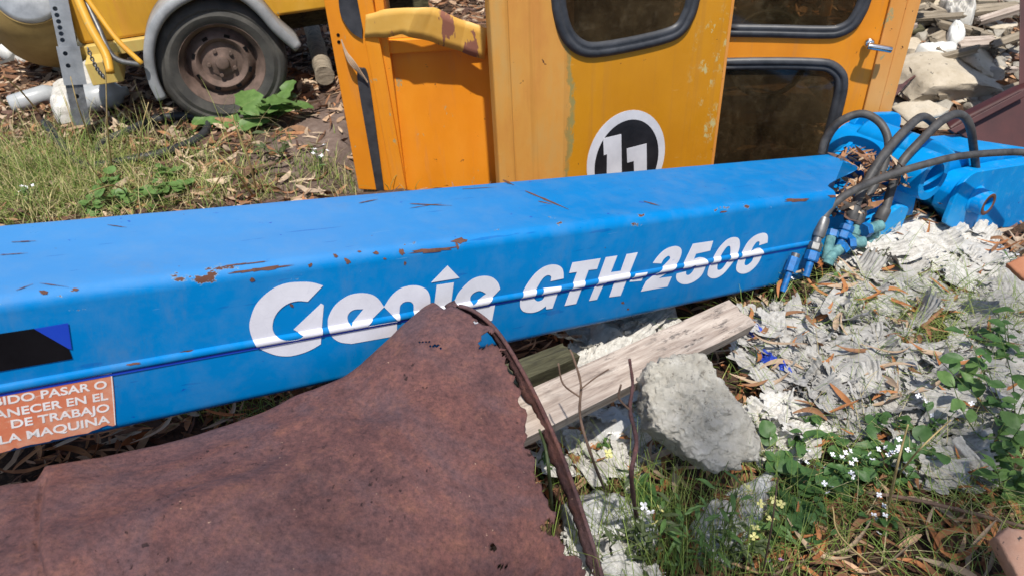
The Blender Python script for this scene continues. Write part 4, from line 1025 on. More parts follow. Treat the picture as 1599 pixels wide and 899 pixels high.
# hoop rim
hp = sm1([dep(700, 486, 1.575), dep(716, 478, 1.565), dep(742, 487, 1.56), dep(772, 512, 1.55), dep(800, 552, 1.54), dep(832, 610, 1.52), dep(864, 678, 1.50), dep(893, 752, 1.49), dep(918, 826, 1.485), dep(940, 899, 1.485), dep(958, 990, 1.49)], 110)
rows = []
for i, p in enumerate(hp):
    t = nrm(hp[min(i + 1, 109)] - hp[max(i - 1, 0)]); vw = nrm(C0 - p); o_ = nrm(np.cross(t, vw)); o_ = o_ if o_[0] > 0 else -o_
    f = .012 + .0105 * min(1, i / 40.) ; f *= (1 + .22 * float(fbm(i * .31, 4)) + .08 * float(vn(i * 1.3, 9)))
    if 40 < i < 47: f *= .72
    inn = -o_ * f; back_ = -vw
    rr = []
    for a in np.linspace(0, 2 * math.pi, 11)[:-1]:
        rr.append(p + o_ * (.0045 * math.cos(a)) + inn * 0 + vw * .0045 * math.sin(a))
    fl = [p + inn * .25 - vw * .004, p + inn * .6 - vw * .012, p + inn * (1.0 + .18 * float(fbm(i * .5, 2))) - vw * .020]
    rows.append((rr, fl))
mb = MB(); RRr = np.array([r[0] for r in rows]); n = 10
mb.add(RRr.reshape(-1, 3), [(i * n + k, i * n + (k + 1) % n, (i + 1) * n + (k + 1) % n, (i + 1) * n + k) for i in range(109) for k in range(n)])
mb.build('hoop_bead', 'rustdark', rust, smooth=True, fixn=True)
MB().grid(np.array([[r[0][5]] + r[1] for r in rows])).build('hoop_flange', 'rustdark', rust, smooth=True, solid=.003)

# ================================================================== OUTLINE SHAPES ON THE GROUND
def polar(outl, nr, na, smoothk=3, jit=0.):
    P = np.array(closedsmooth([np.array(p) for p in outl], 8)) if smoothk else np.array(outl)
    c = P.mean(0); d = np.r_[0, np.cumsum(np.linalg.norm(np.diff(np.vstack([P, P[:1]]), axis=0), axis=1))]
    t = np.linspace(0, d[-1], na + 1)[:-1]; PP = np.vstack([P, P[:1]])
    B = np.column_stack([np.interp(t, d, PP[:, k]) for k in range(P.shape[1])])
    if jit: B = B + (B - c) * (jit * fbm(np.arange(na) * .35, 0, 0, 77))[:, None]
    rr = np.linspace(0, 1, nr)
    return c, B, rr
def heap(name, outl_px, label, cat, mat, height=.05, fold=.018, seed=0, group=None, base=0., nr=30, na=110, freq=9., root=None, ang=0., plane=None, jit=.10, skirt=.03, kind=None, sharp=1.):
    pts = [G(x, y, base) for x, y in outl_px]
    c, B, rr = polar(pts, nr, na, jit=jit)
    A = c[None, None] + (B - c)[None] * rr[:, None, None]          # nr x na x 3
    x, y = A[..., 0], A[..., 1]; r = rr[:, None] * np.ones(na)[None]
    zb = g(x, y) + base
    ca, sa = math.cos(ang), math.sin(ang); xr_, yr_ = x * ca + y * sa, -x * sa + y * ca
    wx = xr_ * freq + 1.1 * fbm(x * 5, y * 5, 0, seed + 5); wy = yr_ * freq * .38 + .8 * fbm(x * 5, y * 5, 3, seed + 6)
    ridg = (1 - np.abs(vn(wx, wy, 0, seed))) ** 2.2 + .5 * (1 - np.abs(vn(wx * 2.1, wy * 2.4, 0, seed + 1))) ** 2.4 + .28 * (1 - np.abs(vn(wx * 4.3, wy * 5, 0, seed + 2))) ** 2
    env = np.clip(1 - r ** 3.2, 0, 1) ** .6
    z = zb + env * (height * (1 + .5 * fbm(x * 4, y * 4, 0, seed + 9))) + fold * (ridg - .8) * (1 - r ** 8) * sharp
    z = z - skirt * np.clip(r - .93, 0, 1) / .07
    A[..., 2] = z
    A[..., 0] += .008 * fbm(x * 12, y * 12, 1, seed + 11, 2) ; A[..., 1] += .008 * fbm(x * 12, y * 12, 2, seed + 12, 2)
    Fc = [(i * na + k, (i + 1) * na + k, (i + 1) * na + (k + 1) % na, i * na + (k + 1) % na) for i in range(nr - 1) for k in range(na)]
    cc = np.array([c[0], c[1], float(g(c[0], c[1]))])
    mb = MB().add(A.reshape(-1, 3), Fc)
    if root is None:
        me = mb; V = np.vstack(mb.v) - cc; mb.v = [V]
        o = mb.build(name, mat, None, smooth=True, fixn=True); o.location = cc; ROOT[o] = cc
        if label: tag(o, label, cat, group)
    else: o = mb.build(name, mat, root, smooth=True, fixn=True)
    if o.data.polygons[len(o.data.polygons) // 2].normal.z < 0: o.data.flip_normals()
    return o

def fibres(root, outl_px, n, ang, length=(.015, .06), width=.0010, h=.05, cols=((.50, .48, .45), (.32, .31, .29), (.62, .60, .57), (.07, .06, .055), (.56, .54, .51)), name='loose_fibres', seed=1, base=0., zf=None):
    rg = np.random.default_rng(seed); pts = np.array([G(x, y, base)[:2] for x, y in outl_px]); c = pts.mean(0); mb = MB()
    V, Fc, T = [], [], []
    for k in range(n):
        i = rg.integers(len(pts)); w = rg.dirichlet([1, 1, 1]); p = w[0] * c + w[1] * pts[i] + w[2] * pts[(i + 1) % len(pts)]
        a = ang + rg.normal(0, .38); L_ = rg.uniform(*length); cur = rg.normal(0, 7); ww = width * rg.uniform(.6, 3.2)
        col = np.array(cols[rg.integers(len(cols))]) * rg.uniform(.8, 1.1); m = 5; b0 = len(V); lift = h * rg.random() ** 1.3; tilt = rg.normal(0, .25)
        tw = rg.uniform(-1, 1)
        x, y = p
        for j in range(m):
            z = float(zf(x, y)) if zf else base
            z = z + lift + tilt * (j / m - .5) * L_ + .006 * math.sin(j * 2 + k)
            nx, ny = -math.sin(a), math.cos(a)
            V.append((x + nx * ww, y + ny * ww, z + ww * tw)); V.append((x - nx * ww, y - ny * ww, z - ww * tw)); T.append(col); T.append(col)
            x += math.cos(a) * L_ / m; y += math.sin(a) * L_ / m; a += cur * L_ / m
        Fc += [(b0 + 2 * j, b0 + 2 * j + 1, b0 + 2 * j + 3, b0 + 2 * j + 2) for j in range(m - 1)]
    mb.add(V, Fc, np.array(T)); return mb.build(name, 'fibre', root, kind='stuff')
gg = lambda b=0.: (lambda x, y: g(x, y) + b)

def crumple_mesh(seed, mat):
    rg = np.random.default_rng(seed); n, m = 22, 46; u, v = np.meshgrid(np.linspace(-.5, .5, n), np.linspace(-.32, .32, m), indexing='ij')
    fr = rg.uniform(5, 10); ph = v * fr * (1 + rg.uniform(-.5, .9) * u) + .55 * fbm(u * 2.2, v * 3, 0, seed) + .25 * vn(u * 7, v * 5, 1, seed)
    tri = np.abs((ph % 1) - .5) * 2
    amp = .045 * (.35 + 1.1 * np.clip(fbm(u * 2, v * 2.5, 3, seed + 1) + .5, 0, 1.2))
    z = amp * tri ** .8 + .10 * fbm(u * 2, v * 2, 0, seed + 2, 2) + .05 * (1 - np.abs(vn(u * 4 + v * 3, v * 2, 0, seed + 3))) ** 4
    z = z + rg.uniform(-.5, .9) * (u - .1) ** 2 + rg.uniform(-.5, .6) * v * v
    uu_ = u + .07 * fbm(u * 4, v * 9, 3, seed + 4); vv_ = v * (1 - .35 * rg.random() * (u + .5)) + .04 * fbm(u * 5, v * 5, 5, seed + 5)
    e = np.maximum(np.abs(u) / .5, np.abs(v) / .32) + .20 * fbm(u * 4, v * 12, 0, seed + 6)
    k = (e < .97)[:-1, :-1]
    mb = MB().grid(np.dstack([uu_, vv_, z]), k); me = bpy.data.meshes.new('sack_fold')
    me.from_pydata(np.vstack(mb.v).tolist(), [], mb.f); me.materials.append(MT[mat]); me.polygons.foreach_set('use_smooth', [True] * len(me.polygons)); return me
CRM = {m_: [crumple_mesh(500 + k, m_) for k in range(9)] for m_ in ('sack', 'sackgrey')}
def folds(root, px, n, mat, size, base, seed, ang=0.):
    rg = np.random.default_rng(seed); c0 = np.mean(px, 0); org = origin_of(root)
    for k in range(n):
        i = rg.integers(len(px)); w = rg.dirichlet([1, 1, 1]); p = w[0] * c0 + w[1] * np.array(px[i]) + w[2] * np.array(px[(i + 1) % len(px)]); P = G(p[0], p[1], base)
        o = bpy.data.objects.new('sack_fold', CRM[mat][rg.integers(9)]); COL.objects.link(o); o.parent = root; o.location = P - org + np.array([0, 0, rg.uniform(.0, .03)])
        s_ = rg.uniform(*size); o.scale = (s_, s_, s_ * rg.uniform(.8, 1.3)); o.rotation_euler = (rg.normal(0, .28), rg.normal(0, .28), ang + rg.normal(0, .55) + (math.pi if rg.random() < .5 else 0))
SK = []
def sack(px, label, mat='sack', n=350, ang=.5, fang=None, nf=26, **k):
    n = int(n * .55)
    k['fold'] = k.get('fold', .02) * .55; o = heap('woven_sack', px, label, 'sack', mat, ang=ang, group=k.pop('group', 'torn woven sacks lying beside the boom'), **k)
    if n: fibres(o, px, n, fang if fang is not None else ang, h=k.get('height', .05) * .9 + .012, seed=len(SK) + 3, base=0, zf=gg(k.get('base', 0.) + .01))
    folds(o, px, nf, mat, (.07, .16) if nf < 40 else (.045, .13), k.get('height', .05) * .5 + k.get('base', 0.), len(SK) + 70, fang if fang is not None else ang)
    SK.append(o); return o
sack([(868, 600), (880, 560), (905, 520), (975, 498), (1050, 482), (1052, 512), (1010, 548), (960, 575), (905, 605)], 'crumpled white sack wedged under the boom behind the plank', height=.10, fold=.03, seed=3, n=160, nf=22, ang=.9, freq=11)
sack([(1330, 400), (1370, 360), (1420, 338), (1470, 352), (1490, 385), (1455, 420), (1390, 430), (1340, 425)], 'brightest white sack heaped right below the hose fittings', height=.075, fold=.03, seed=13, n=120, ang=.3, freq=10)
sack([(1470, 372), (1515, 362), (1560, 385), (1590, 425), (1550, 452), (1490, 446), (1455, 415)], 'sunlit white sack below the round pin boss', height=.05, fold=.025, seed=23, n=160, ang=.1, freq=10)
sack([(1255, 470), (1310, 425), (1390, 415), (1460, 440), (1490, 480), (1450, 515), (1360, 520), (1290, 505)], 'grey folded sack between the shredded one and the sunlit heap', 'sackgrey', height=.06, fold=.03, seed=33, n=250, ang=-.35, freq=9)
shr = sack([(1120, 540), (1180, 490), (1270, 488), (1390, 520), (1480, 560), (1520, 620), (1470, 680), (1360, 700), (1270, 660), (1190, 610)], 'largest shredded sack, frayed into grey white strips right of the rock', 'sackgrey', height=.05, fold=.035, seed=43, nf=150, n=3600, ang=-.55, fang=-.75, freq=12)
sack([(1420, 560), (1500, 540), (1600, 560), (1650, 620), (1610, 690), (1520, 700), (1440, 650)], 'pale grey sack with a deep hollow at the right edge', 'sackgrey', height=.07, fold=.04, seed=53, nf=26, n=900, ang=-.3, freq=8)
sack([(1470, 470), (1540, 455), (1640, 480), (1640, 550), (1550, 550), (1480, 520)], 'grey sack scrap under green weeds at far right', 'sackgrey', height=.035, fold=.03, seed=63, n=500, ang=-.4, freq=11)
sack([(846, 700), (870, 665), (940, 635), (1000, 618), (1015, 670), (1040, 720), (985, 752), (905, 745), (860, 735)], 'white torn sack in front of the plank, left of the rock', height=.025, fold=.025, seed=73, n=700, ang=.2, freq=11)
sack([(1185, 650), (1225, 640), (1255, 665), (1250, 705), (1215, 720), (1190, 690)], 'small white sack scrap at the right foot of the rock', height=.03, fold=.02, seed=83, n=160, ang=.2)
sack([(895, 875), (940, 855), (985, 875), (1000, 930), (930, 960), (890, 930)], 'frayed white sack scrap below the hoop of the drum', height=.03, fold=.02, seed=93, n=300, ang=-.3)
sack([(1400, 740), (1440, 715), (1500, 712), (1520, 745), (1470, 765)], 'thin grey sack strip among the broad leaves', 'sackgrey', height=.012, fold=.015, seed=97, n=150, ang=-.3)
pl = heap('plastic_film', [(1070, 830), (1100, 785), (1150, 762), (1195, 742), (1250, 690), (1266, 700), (1225, 755), (1195, 800), (1180, 845), (1140, 885), (1085, 880)], 'wrinkled translucent plastic film below the rock', 'plastic sheet', 'plastic', height=.03, fold=.035, seed=103, freq=7, base=.01)
heap('plastic_film', [(872, 800), (905, 778), (960, 775), (1010, 800), (1030, 850), (960, 870), (895, 850)], 'grey plastic film right of the rusty hoop', 'plastic sheet', 'plastic', height=.04, fold=.02, seed=113, freq=7, base=.01)
heap('plastic_film', [(915, 665), (960, 640), (1010, 655), (1015, 690), (960, 700), (920, 690)], 'grey plastic scrap between plank and rock', 'plastic sheet', 'plastic', height=.05, fold=.012, seed=118, freq=7, base=.02)
for px, lb in (([(1182, 556), (1196, 548), (1222, 566), (1240, 584), (1215, 576)], 'blue printed scrap on the left of the shredded sack'), ([(1180, 548), (1195, 545), (1205, 560), (1190, 566)], 'small blue scrap right beside the rock top'), ([(1388, 574), (1402, 570), (1406, 582), (1390, 584)], 'single bright blue scrap on the pale sack'), ([(1165, 515), (1180, 505), (1192, 520), (1175, 526)], 'blue scrap beyond the end of the plank')):
    heap('plastic_scrap', px, lb, 'plastic scrap', 'bluescrap', height=.006, fold=.02, seed=120, base=.05, nr=14, na=40, freq=45, skirt=0)

# ---- the rock
def rock(name, outl_px, pl_depth, nrmal, thick, mat, label, cat='rock', seed=0, group=None, sk=0, nr=46, na=150, amp=.010, freq=18, rag=.03, power=6, px_is_world=False):
    O = dep(np.mean([p[0] for p in outl_px]), np.mean([p[1] for p in outl_px]), pl_depth) if not px_is_world else None
    nv = nrm(nrmal); pts = [onpl(x, y, O, nv) for x, y in outl_px]
    P = np.array(pts); c, B, rr = polar([p for p in P], nr, na, sk, jit=rag)
    prof = []
    for r in rr: prof.append((r, thick[0] * (1 - r ** power) ** .7))
    for r in rr[::-1][1:]: prof.append((r * .96, -thick[1] * (1 - r ** power) ** .7))
    V = []
    for r, h in prof: V.append(c[None] + (B - c) * r + nv[None] * h)
    V = np.array(V); m = len(prof)
    dirs = V - (c - nv * (thick[1] - thick[0]) * .5); dirs /= np.linalg.norm(dirs, axis=2)[..., None] + 1e-9
    x, y, z = V[..., 0], V[..., 1], V[..., 2]
    d = amp * (.55 if power == 14 else 1.5) * fbm(x * freq * .4, y * freq * .4, z * freq * .4, seed) + amp * (np.abs(fbm(x * freq, y * freq, z * freq, seed + 3, 5)) * -1.6 + .3) + amp * .35 * fbm(x * freq * 4, y * freq * 4, z * freq * 4, seed + 7, 3)
    V = V + dirs * d[..., None]
    Fc = [(i * na + k, (i + 1) * na + k, (i + 1) * na + (k + 1) % na, i * na + (k + 1) % na) for i in range(m - 1) for k in range(na)]
    cc = c.copy(); cc[2] = V[..., 2].min()
    o = MB().add((V - cc).reshape(-1, 3), Fc).build(name, mat, None, smooth=True, fixn=True); o.location = cc; ROOT[o] = cc
    return tag(o, label, cat, group)
rock('rock', [(1003, 580), (1012, 568), (1050, 560), (1098, 553), (1112, 572), (1140, 612), (1172, 655), (1186, 690), (1182, 720), (1150, 735), (1118, 738), (1085, 718), (1050, 690), (1015, 668), (1006, 625)], 1.60, (.10, -.62, .78), (.022, .12), 'stone', 'rough grey block of concrete rubble in front of the plank end', seed=201, power=14, amp=.017, freq=30, nr=90, na=280)
rock('brick_slab', [(1553, 838), (1572, 822), (1640, 830), (1680, 900), (1640, 950), (1590, 905)], 1.42, (-.1, -.5, .86), (.006, .05), 'brick', 'broken salmon brick slab at the bottom right corner', 'brick', 205, power=30, amp=.004, rag=.015, nr=40)
rock('tile_shard', [(1572, 412), (1599, 400), (1640, 410), (1640, 440), (1599, 436)], 2.1, (0, -.4, .9), (.006, .02), 'terracotta', 'orange tile shard at right edge beyond the weeds', 'tile', 207, power=12, amp=.003)

# ---- plank and timber
def plank(name, a, b, width, thick, up, mat, label, cat, ragged=.01, seed=0, side=None):
    a, b = np.asarray(a, float), np.asarray(b, float); t = nrm(b - a); up = nrm(np.asarray(up, float) - t * np.dot(up, t)); s = np.cross(t, up); Ln = np.linalg.norm(b - a)
    nu = 60; sec = [(-.5, 0), (-.5, 1), (-.25, 1), (0, 1), (.25, 1), (.5, 1), (.5, 0), (.5, -0.0)]
    sec = [(-.5, -1), (-.5, -.5), (-.5, 0)] + [(k, 0) for k in (-.35, -.2, -.05, .1, .25, .4)] + [(.5, 0), (.5, -.5), (.5, -1), (.2, -1), (-.2, -1)]
    V = []; n = len(sec)
    for i in range(nu):
        k = i / (nu - 1)
        for j, (q, h) in enumerate(sec):
            e = ragged * float(vn(q * 9, h * 3, 0, seed)) if i in (0, nu - 1) else 0
            u = Ln * k + e
            V.append(np.array([u, q * width + .0025 * float(fbm(u * 6, q * 3, h, seed)), h * thick + .002 * float(fbm(u * 5, q * 9, h, seed + 2)) - .0015 * abs(float(vn(u * 3, q * 40, 0, seed + 5)))]))
    Fc = [(i * n + j, (i + 1) * n + j, (i + 1) * n + (j + 1) % n, i * n + (j + 1) % n) for i in range(nu - 1) for j in range(n)] + [tuple(range(n)), tuple((nu - 1) * n + j for j in range(n))[::-1]]
    o = MB().add(V, Fc).build(name, mat, None, fixn=True, auto=38)
    o.matrix_world = Matrix([[t[0], s[0], up[0], a[0]], [t[1], s[1], up[1], a[1]], [t[2], s[2], up[2], a[2]], [0, 0, 0, 1]])
    return tag(o, label, cat)
pa, pbb = dep(800, 655, 1.50), dep(1160, 486, 1.98)
plank('plank', pa, pbb, .092, .040, (.12, -.30, .95), 'plank', 'weathered grey wooden plank with mould specks leaning towards the boom', 'plank')
plank('timber_beam', dep(790, 585, 1.62), dep(892, 545, 1.86), .06, .05, (0, -.2, 1), 'darkwood', 'dark greenish timber under the boom beside the rusty hoop', 'beam', seed=5)

# ================================================================== RUBBLE HEAP
def blob(name, P, size, mat, label, cat, group=None, seed=0, rot=0., flat=1., cuts=7, sub=4, amp=.16):
    rg = np.random.default_rng(seed); bm = bmesh.new(); bmesh.ops.create_icosphere(bm, subdivisions=sub, radius=1.)
    V = np.array([v.co[:] for v in bm.verts]); Fc = [tuple(v.index for v in f.verts) for f in bm.faces]; bm.free()
    for _ in range(cuts):
        n = nrm(rg.normal(size=3)); d = rg.uniform(.45, .75); s = V @ n; V = V - np.clip(s - d, 0, None)[:, None] * n[None] * .96
    dd = 1 + amp * fbm(V[:, 0] * 2 + seed, V[:, 1] * 2, V[:, 2] * 2, seed) + amp * .5 * fbm(V[:, 0] * 9, V[:, 1] * 9, V[:, 2] * 9, seed + 2, 3)
    V = V * dd[:, None] * np.array(size)[None] * 1.25
    ca, sa = math.cos(rot), math.sin(rot); V = V @ np.array([[ca, sa, 0], [-sa, ca, 0], [0, 0, 1]])
    ti_ = rg.uniform(-.25, .25); c2, s2 = math.cos(ti_), math.sin(ti_); V = V @ np.array([[1, 0, 0], [0, c2, s2], [0, -s2, c2]])
    o = MB().add(V, Fc).build(name, mat, None, smooth=True, auto=32); o.location = P; ROOT[o] = np.array(P); return tag(o, label, cat, group)
def pxsize(w, h, P):                     # px extents -> metres at that distance
    d = (np.asarray(P) - C0) @ M[:, 2] if False else ((np.asarray(P) - C0) @ M)[2]; return w * d / F
STN = [  # px centre, px width, px height, material, label
 (1480, 120, 150, 60, 'lime', 'broad flat pale slab at the front of the rubble heap'),
 (1440, 178, 86, 40, 'lime', 'cream boulder right behind the blue knuckle of the boom'),
 (1415, 108, 44, 30, 'lime', 'rounded stone between the door handle and the flat slab'),
 (1405, 62, 40, 22, 'lime', 'pale stone touching the cab rear post below the short log'),
 (1462, 50, 40, 30, 'lime', 'squarish pale stone in front of the white plastic'),
 (1462, 98, 26, 28, 'grstone', 'small dark upright stone in the middle of the heap'),
 (1543, 20, 66, 26, 'grstone', 'big grey block at the top of the heap beside the maroon post'),
 (1560, 38, 46, 18, 'lime', 'flat pale stone under the big grey block'),
 (1585, 68, 30, 30, 'grstone', 'grey stone touching the maroon post'),
 (1510, 55, 44, 22, 'grstone', 'grey stone leaning over the terracotta shard'),
 (1555, 56, 30, 14, 'lime', 'little pale stone under the flat one on the right'),
 (1390, 135, 36, 26, 'lime', 'stone nearest the foot of the cab rear post'),
 (1530, 95, 70, 40, 'lime', 'pale boulder with green sprig beside the maroon machine'),
 (1505, 75, 40, 20, 'lime', 'low pale stone in front of the terracotta shard'),
]
for i, (x, y, w, h, mt, lb) in enumerate(STN):
    P = G(x, y + h * .25); w_ = pxsize(w, 0, P); h_ = pxsize(h, 0, P)
    blob('rubble_stone', P + np.array([0, .01, h_ * .10]), (w_ * .5, w_ * .36 + h_ * .15, h_ * .42), mt, lb, 'stone', 'stones of the rubble heap', 300 + i, rot=random.uniform(-.4, .4), sub=4)
random.seed(21)
for i in range(190):
    x, y = random.uniform(1378, 1600), random.uniform(-25, 175)
    if y > 175 - 0: continue
    P = G(x, y); s_ = random.uniform(.018, .06)
    small = s_ < .045
    blob('rubble_stone', P + np.array([0, 0, s_ * .2]), (s_, s_ * .8, s_ * .55), random.choice(['lime', 'grstone', 'grstone']), 'small broken stone filling the gaps of the rubble heap' if small else 'fist-sized broken stone lying loose in the rubble heap', 'stone', 'small stones of the rubble heap' if small else 'fist-sized stones of the rubble heap', 400 + i, rot=random.uniform(0, 3), sub=3)
def logp(x0, y0, x1, y1, r, label, dz=.05, mat='log', name='log', seed=1):
    a, b = G(x0, y0, dz), G(x1, y1, dz); P = [a * (1 - t) + b * t for t in np.linspace(0, 1, 12)]
    P = [p + np.array([0, 0, .006 * float(vn(i, seed))]) for i, p in enumerate(P)]
    o = MB().tube(np.array(P) - a, [r * (1 + .12 * float(vn(i * .8, seed + 3))) for i in range(12)], 14); o = o.build(name, mat, None, auto=40); o.location = a; ROOT[o] = a
    t = nrm(b - a)
    return tag(o, label, 'log')
logp(1380, 38, 1472, 26, .035, 'grey split log behind the cab rear post')
logp(1378, 98, 1425, 92, .04, 'short grey log below the door handle', seed=3)
logp(1395, 52, 1440, 44, .022, 'thin dark log under the grey split log', seed=4, mat='darkwood')
logp(487, 45, 507, 118, .045, 'upright sawn log stump left of the cab', dz=.10, seed=5)
logp(1370, 6, 1455, -8, .05, 'pale fibrous log at the very top of the heap', seed=8)
heap('plastic_tray', [(1432, 74), (1470, 70), (1492, 72), (1488, 82), (1450, 85)], 'yellowed white plastic tray lying on the rubble', 'plastic tray', 'whiteplastic', height=.03, fold=.006, base=.08, nr=12, na=40, freq=20)
heap('plastic_sheet', [(1470, -5), (1510, -10), (1525, 10), (1515, 38), (1492, 40), (1476, 20)], 'bright white crumpled sheet at the top of the heap', 'plastic sheet', 'sack', height=.05, fold=.04, base=.05, nr=34, na=80, freq=22, sharp=1.6)
heap('plastic_sheet', [(1478, 55), (1490, 48), (1505, 60), (1498, 72), (1482, 70)], 'small white crumpled plastic in the middle of the heap', 'plastic sheet', 'whiteplastic', height=.06, fold=.02, base=.06, nr=14, na=40, freq=20)
rock('tile_shard', [(1500, 66), (1528, 54), (1527, 68), (1508, 74)], 4.1, (0, -.7, .7), (.004, .02), 'terracotta', 'terracotta shard in the middle of the heap', 'tile', 209, power=12, amp=.003, nr=10, na=40)
rock('rusty_plate', [(1345, 148), (1380, 138), (1420, 128), (1392, 158), (1380, 172), (1352, 168)], 3.05, (-.3, -.6, .7), (.003, .006), 'rust', 'rusty bent plate at the foot of the cab rear post', 'metal plate', 211, power=12, amp=.003, nr=10, na=40)
rock('rock', [(1392, 168), (1412, 160), (1450, 158), (1484, 172), (1470, 182), (1418, 194)], 2.95, (-.1, -.6, .8), (.012, .03), 'lime', 'pale yellow boulder right behind the hoses', 'rock', 213, power=6, amp=.006, nr=20, na=60)
def bar(pts, r, label, name='bent_rod', mat='twig', cat='rod', group=None):
    a = dep(*pts[0]); P = np.array(smoothpath([dep(*p) for p in pts], 8)) - a
    o = MB().tube(P, r, 8).build(name, mat, None, smooth=True); o.location = a; ROOT[o] = a; return tag(o, label, cat, group)
bar([(1497, -8, 4.4), (1515, 15, 4.3), (1528, 45, 4.2), (1530, 85, 3.9), (1527, 122, 3.7)], .006, 'rusty rod arching down over the rubble heap', mat='rustdark')
bar([(1385, 155, 3.3), (1420, 125, 3.4), (1452, 110, 3.5), (1480, 122, 3.5)], .005, 'rusty rod bent low in front of the flat slab', mat='rustdark')
bar([(1510, 92, 3.8), (1524, 102, 3.75), (1527, 120, 3.7)], .006, 'short black hose loop in front of the rubble', mat='rubber')
random.seed(44)
for i in range(26):
    x, y = random.uniform(1385, 1590), random.uniform(-15, 150); a = G(x, y, .06 + random.random() * .05); an = random.uniform(-.6, .9); Ln = random.uniform(.08, .28)
    b = a + np.array([math.cos(an) * Ln, math.sin(an) * Ln, random.uniform(-.05, .06)])
    plank('wood_piece', a, b, random.uniform(.02, .07), random.uniform(.012, .03), (random.uniform(-.4, .4), -.3, 1), random.choice(['log', 'plank', 'log', 'log']), 'broken grey wood piece lying across the rubble stones', 'wood piece', .03, 60 + i)['group'] = 'wood pieces on the rubble heap'
# maroon machine at the right edge
mr = thing('maroon_machine', G(1590, 230), 'maroon painted steel machine frame at the right edge behind the boom head', 'machine')
a = dep(1488, 206, 2.98); 
MB().prism([dep(1480, 200, 3.0), dep(1500, 186, 3.0), dep(1592, 140, 3.0), dep(1720, 100, 3.0), dep(1720, 330, 3.0), dep(1560, 250, 3.0)], np.array([.01, .05, 0])).build('side_plate', 'maroon', mr, bevel=.01, fixn=True)
MB().prism([dep(1592, -60, 3.05), dep(1650, -60, 3.05), dep(1640, 160, 3.05), dep(1590, 160, 3.05)], np.array([.06, .06, 0])).build('upright', 'maroon', mr, bevel=.006, fixn=True)
MB().prism([dep(1478, 204, 2.98), dep(1592, 143, 2.98), dep(1600, 150, 2.98), dep(1486, 210, 2.98)], np.array([.0, -.02, .012])).build('top_flange', 'maroon', mr, bevel=.003, fixn=True)

# ================================================================== LEFT BACKGROUND DEBRIS
lt = thing('loose_tyre', G(8, 108), 'black tyre lying at the left edge of the picture', 'tyre')
c_ = G(-10, 100) + np.array([0, .05, .12]); MB().lathe(c_, nrm([.55, -.75, .35]), [(.13, -.07), (.15, -.09), (.24, -.085), (.26, -.04), (.26, .04), (.24, .085), (.15, .09), (.13, .07), (.13, -.07)], 48).build('tyre_body', 'tyre', lt, fixn=True, auto=40)
tank = thing('green_post', G(25, 66), 'pale green post at the upper left corner', 'post')
MB().tube([dep(34, 66, 4.3), dep(8, -30, 4.1)], .045, 16).build('post_tube', 'fitteal', tank, smooth=True)
heap('white_bag', [(85, 170), (92, 150), (120, 140), (128, 175), (112, 192), (88, 190)], 'white bag lying against the foot of the prop stand', 'bag', 'sack', height=.12, fold=.02, seed=301, nr=18, na=50, group=None)
heap('white_bag', [(130, 142), (150, 130), (165, 140), (160, 160), (140, 168)], 'cream crumpled bag right behind the prop stand', 'bag', 'sack', height=.14, fold=.03, seed=303, nr=18, na=50)
heap('white_bag', [(22, 78), (45, 60), (72, 66), (88, 86), (60, 96), (28, 104)], 'dirty white bag between the tyre and the prop stand', 'bag', 'sackgrey', height=.08, fold=.03, seed=305, nr=18, na=50)
MT['bottle'] = simple('cloudy_bottle_plastic', (.26, .28, .29), (.46, .47, .48), 9, .3, .3)
def jug(px, py, r, h, ang, label, mat='whiteplastic'):
    P = G(px, py) + np.array([0, 0, r]); ax = nrm([math.cos(ang), math.sin(ang), .1])
    o = MB().lathe((0, 0, 0), ax, [(.001, -h / 2), (r * .9, -h / 2), (r, -h / 2 + .01), (r, h * .22), (r * .7, h * .34), (r * .32, h * .42), (r * .3, h * .5), (.001, h * .5)], 24).build('plastic_bottle', mat, None, smooth=True, fixn=True)
    o.location = P; ROOT[o] = P; return tag(o, label, 'bottle')
jug(62, 165, .045, .24, .5, 'clear grey plastic bottle lying left of the prop stand', 'bottle')
jug(165, 172, .07, .26, .2, 'translucent plastic canister right of the prop stand foot', 'bottle')
jug(30, 88, .05, .2, 1.2, 'white plastic pipe end beside the loose tyre')
def gbar(pts, r, label, name, mat, cat, group=None, dz=0.02, n=8):
    W3 = [G(x, y, dz) for x, y in pts]; a = W3[0]; P = np.array(smoothpath(W3, n)) - a
    o = MB().tube(P, r, 8).build(name, mat, None, smooth=True); o.location = a; ROOT[o] = a; return tag(o, label, cat, group)
gbar([(70, 192), (120, 252), (160, 258), (200, 250), (250, 240), (300, 222), (322, 205), (322, 190), (300, 182), (250, 185), (200, 205), (165, 222), (150, 240)], .020, 'black rubber hose looped on the soil in front of the wheel', 'black_hose', 'rubber', 'hose', dz=.03)
gbar([(230, 272), (310, 276), (380, 268), (430, 255)], .010, 'grey dead branch lying on the soil behind the boom', 'dead_branch', 'twig', 'branch')
plank('timber_beam', G(62, 82, .08), G(98, 92, .08), .09, .06, (0, -.3, 1), 'log', 'short grey timber block behind the prop stand', 'beam', seed=9)

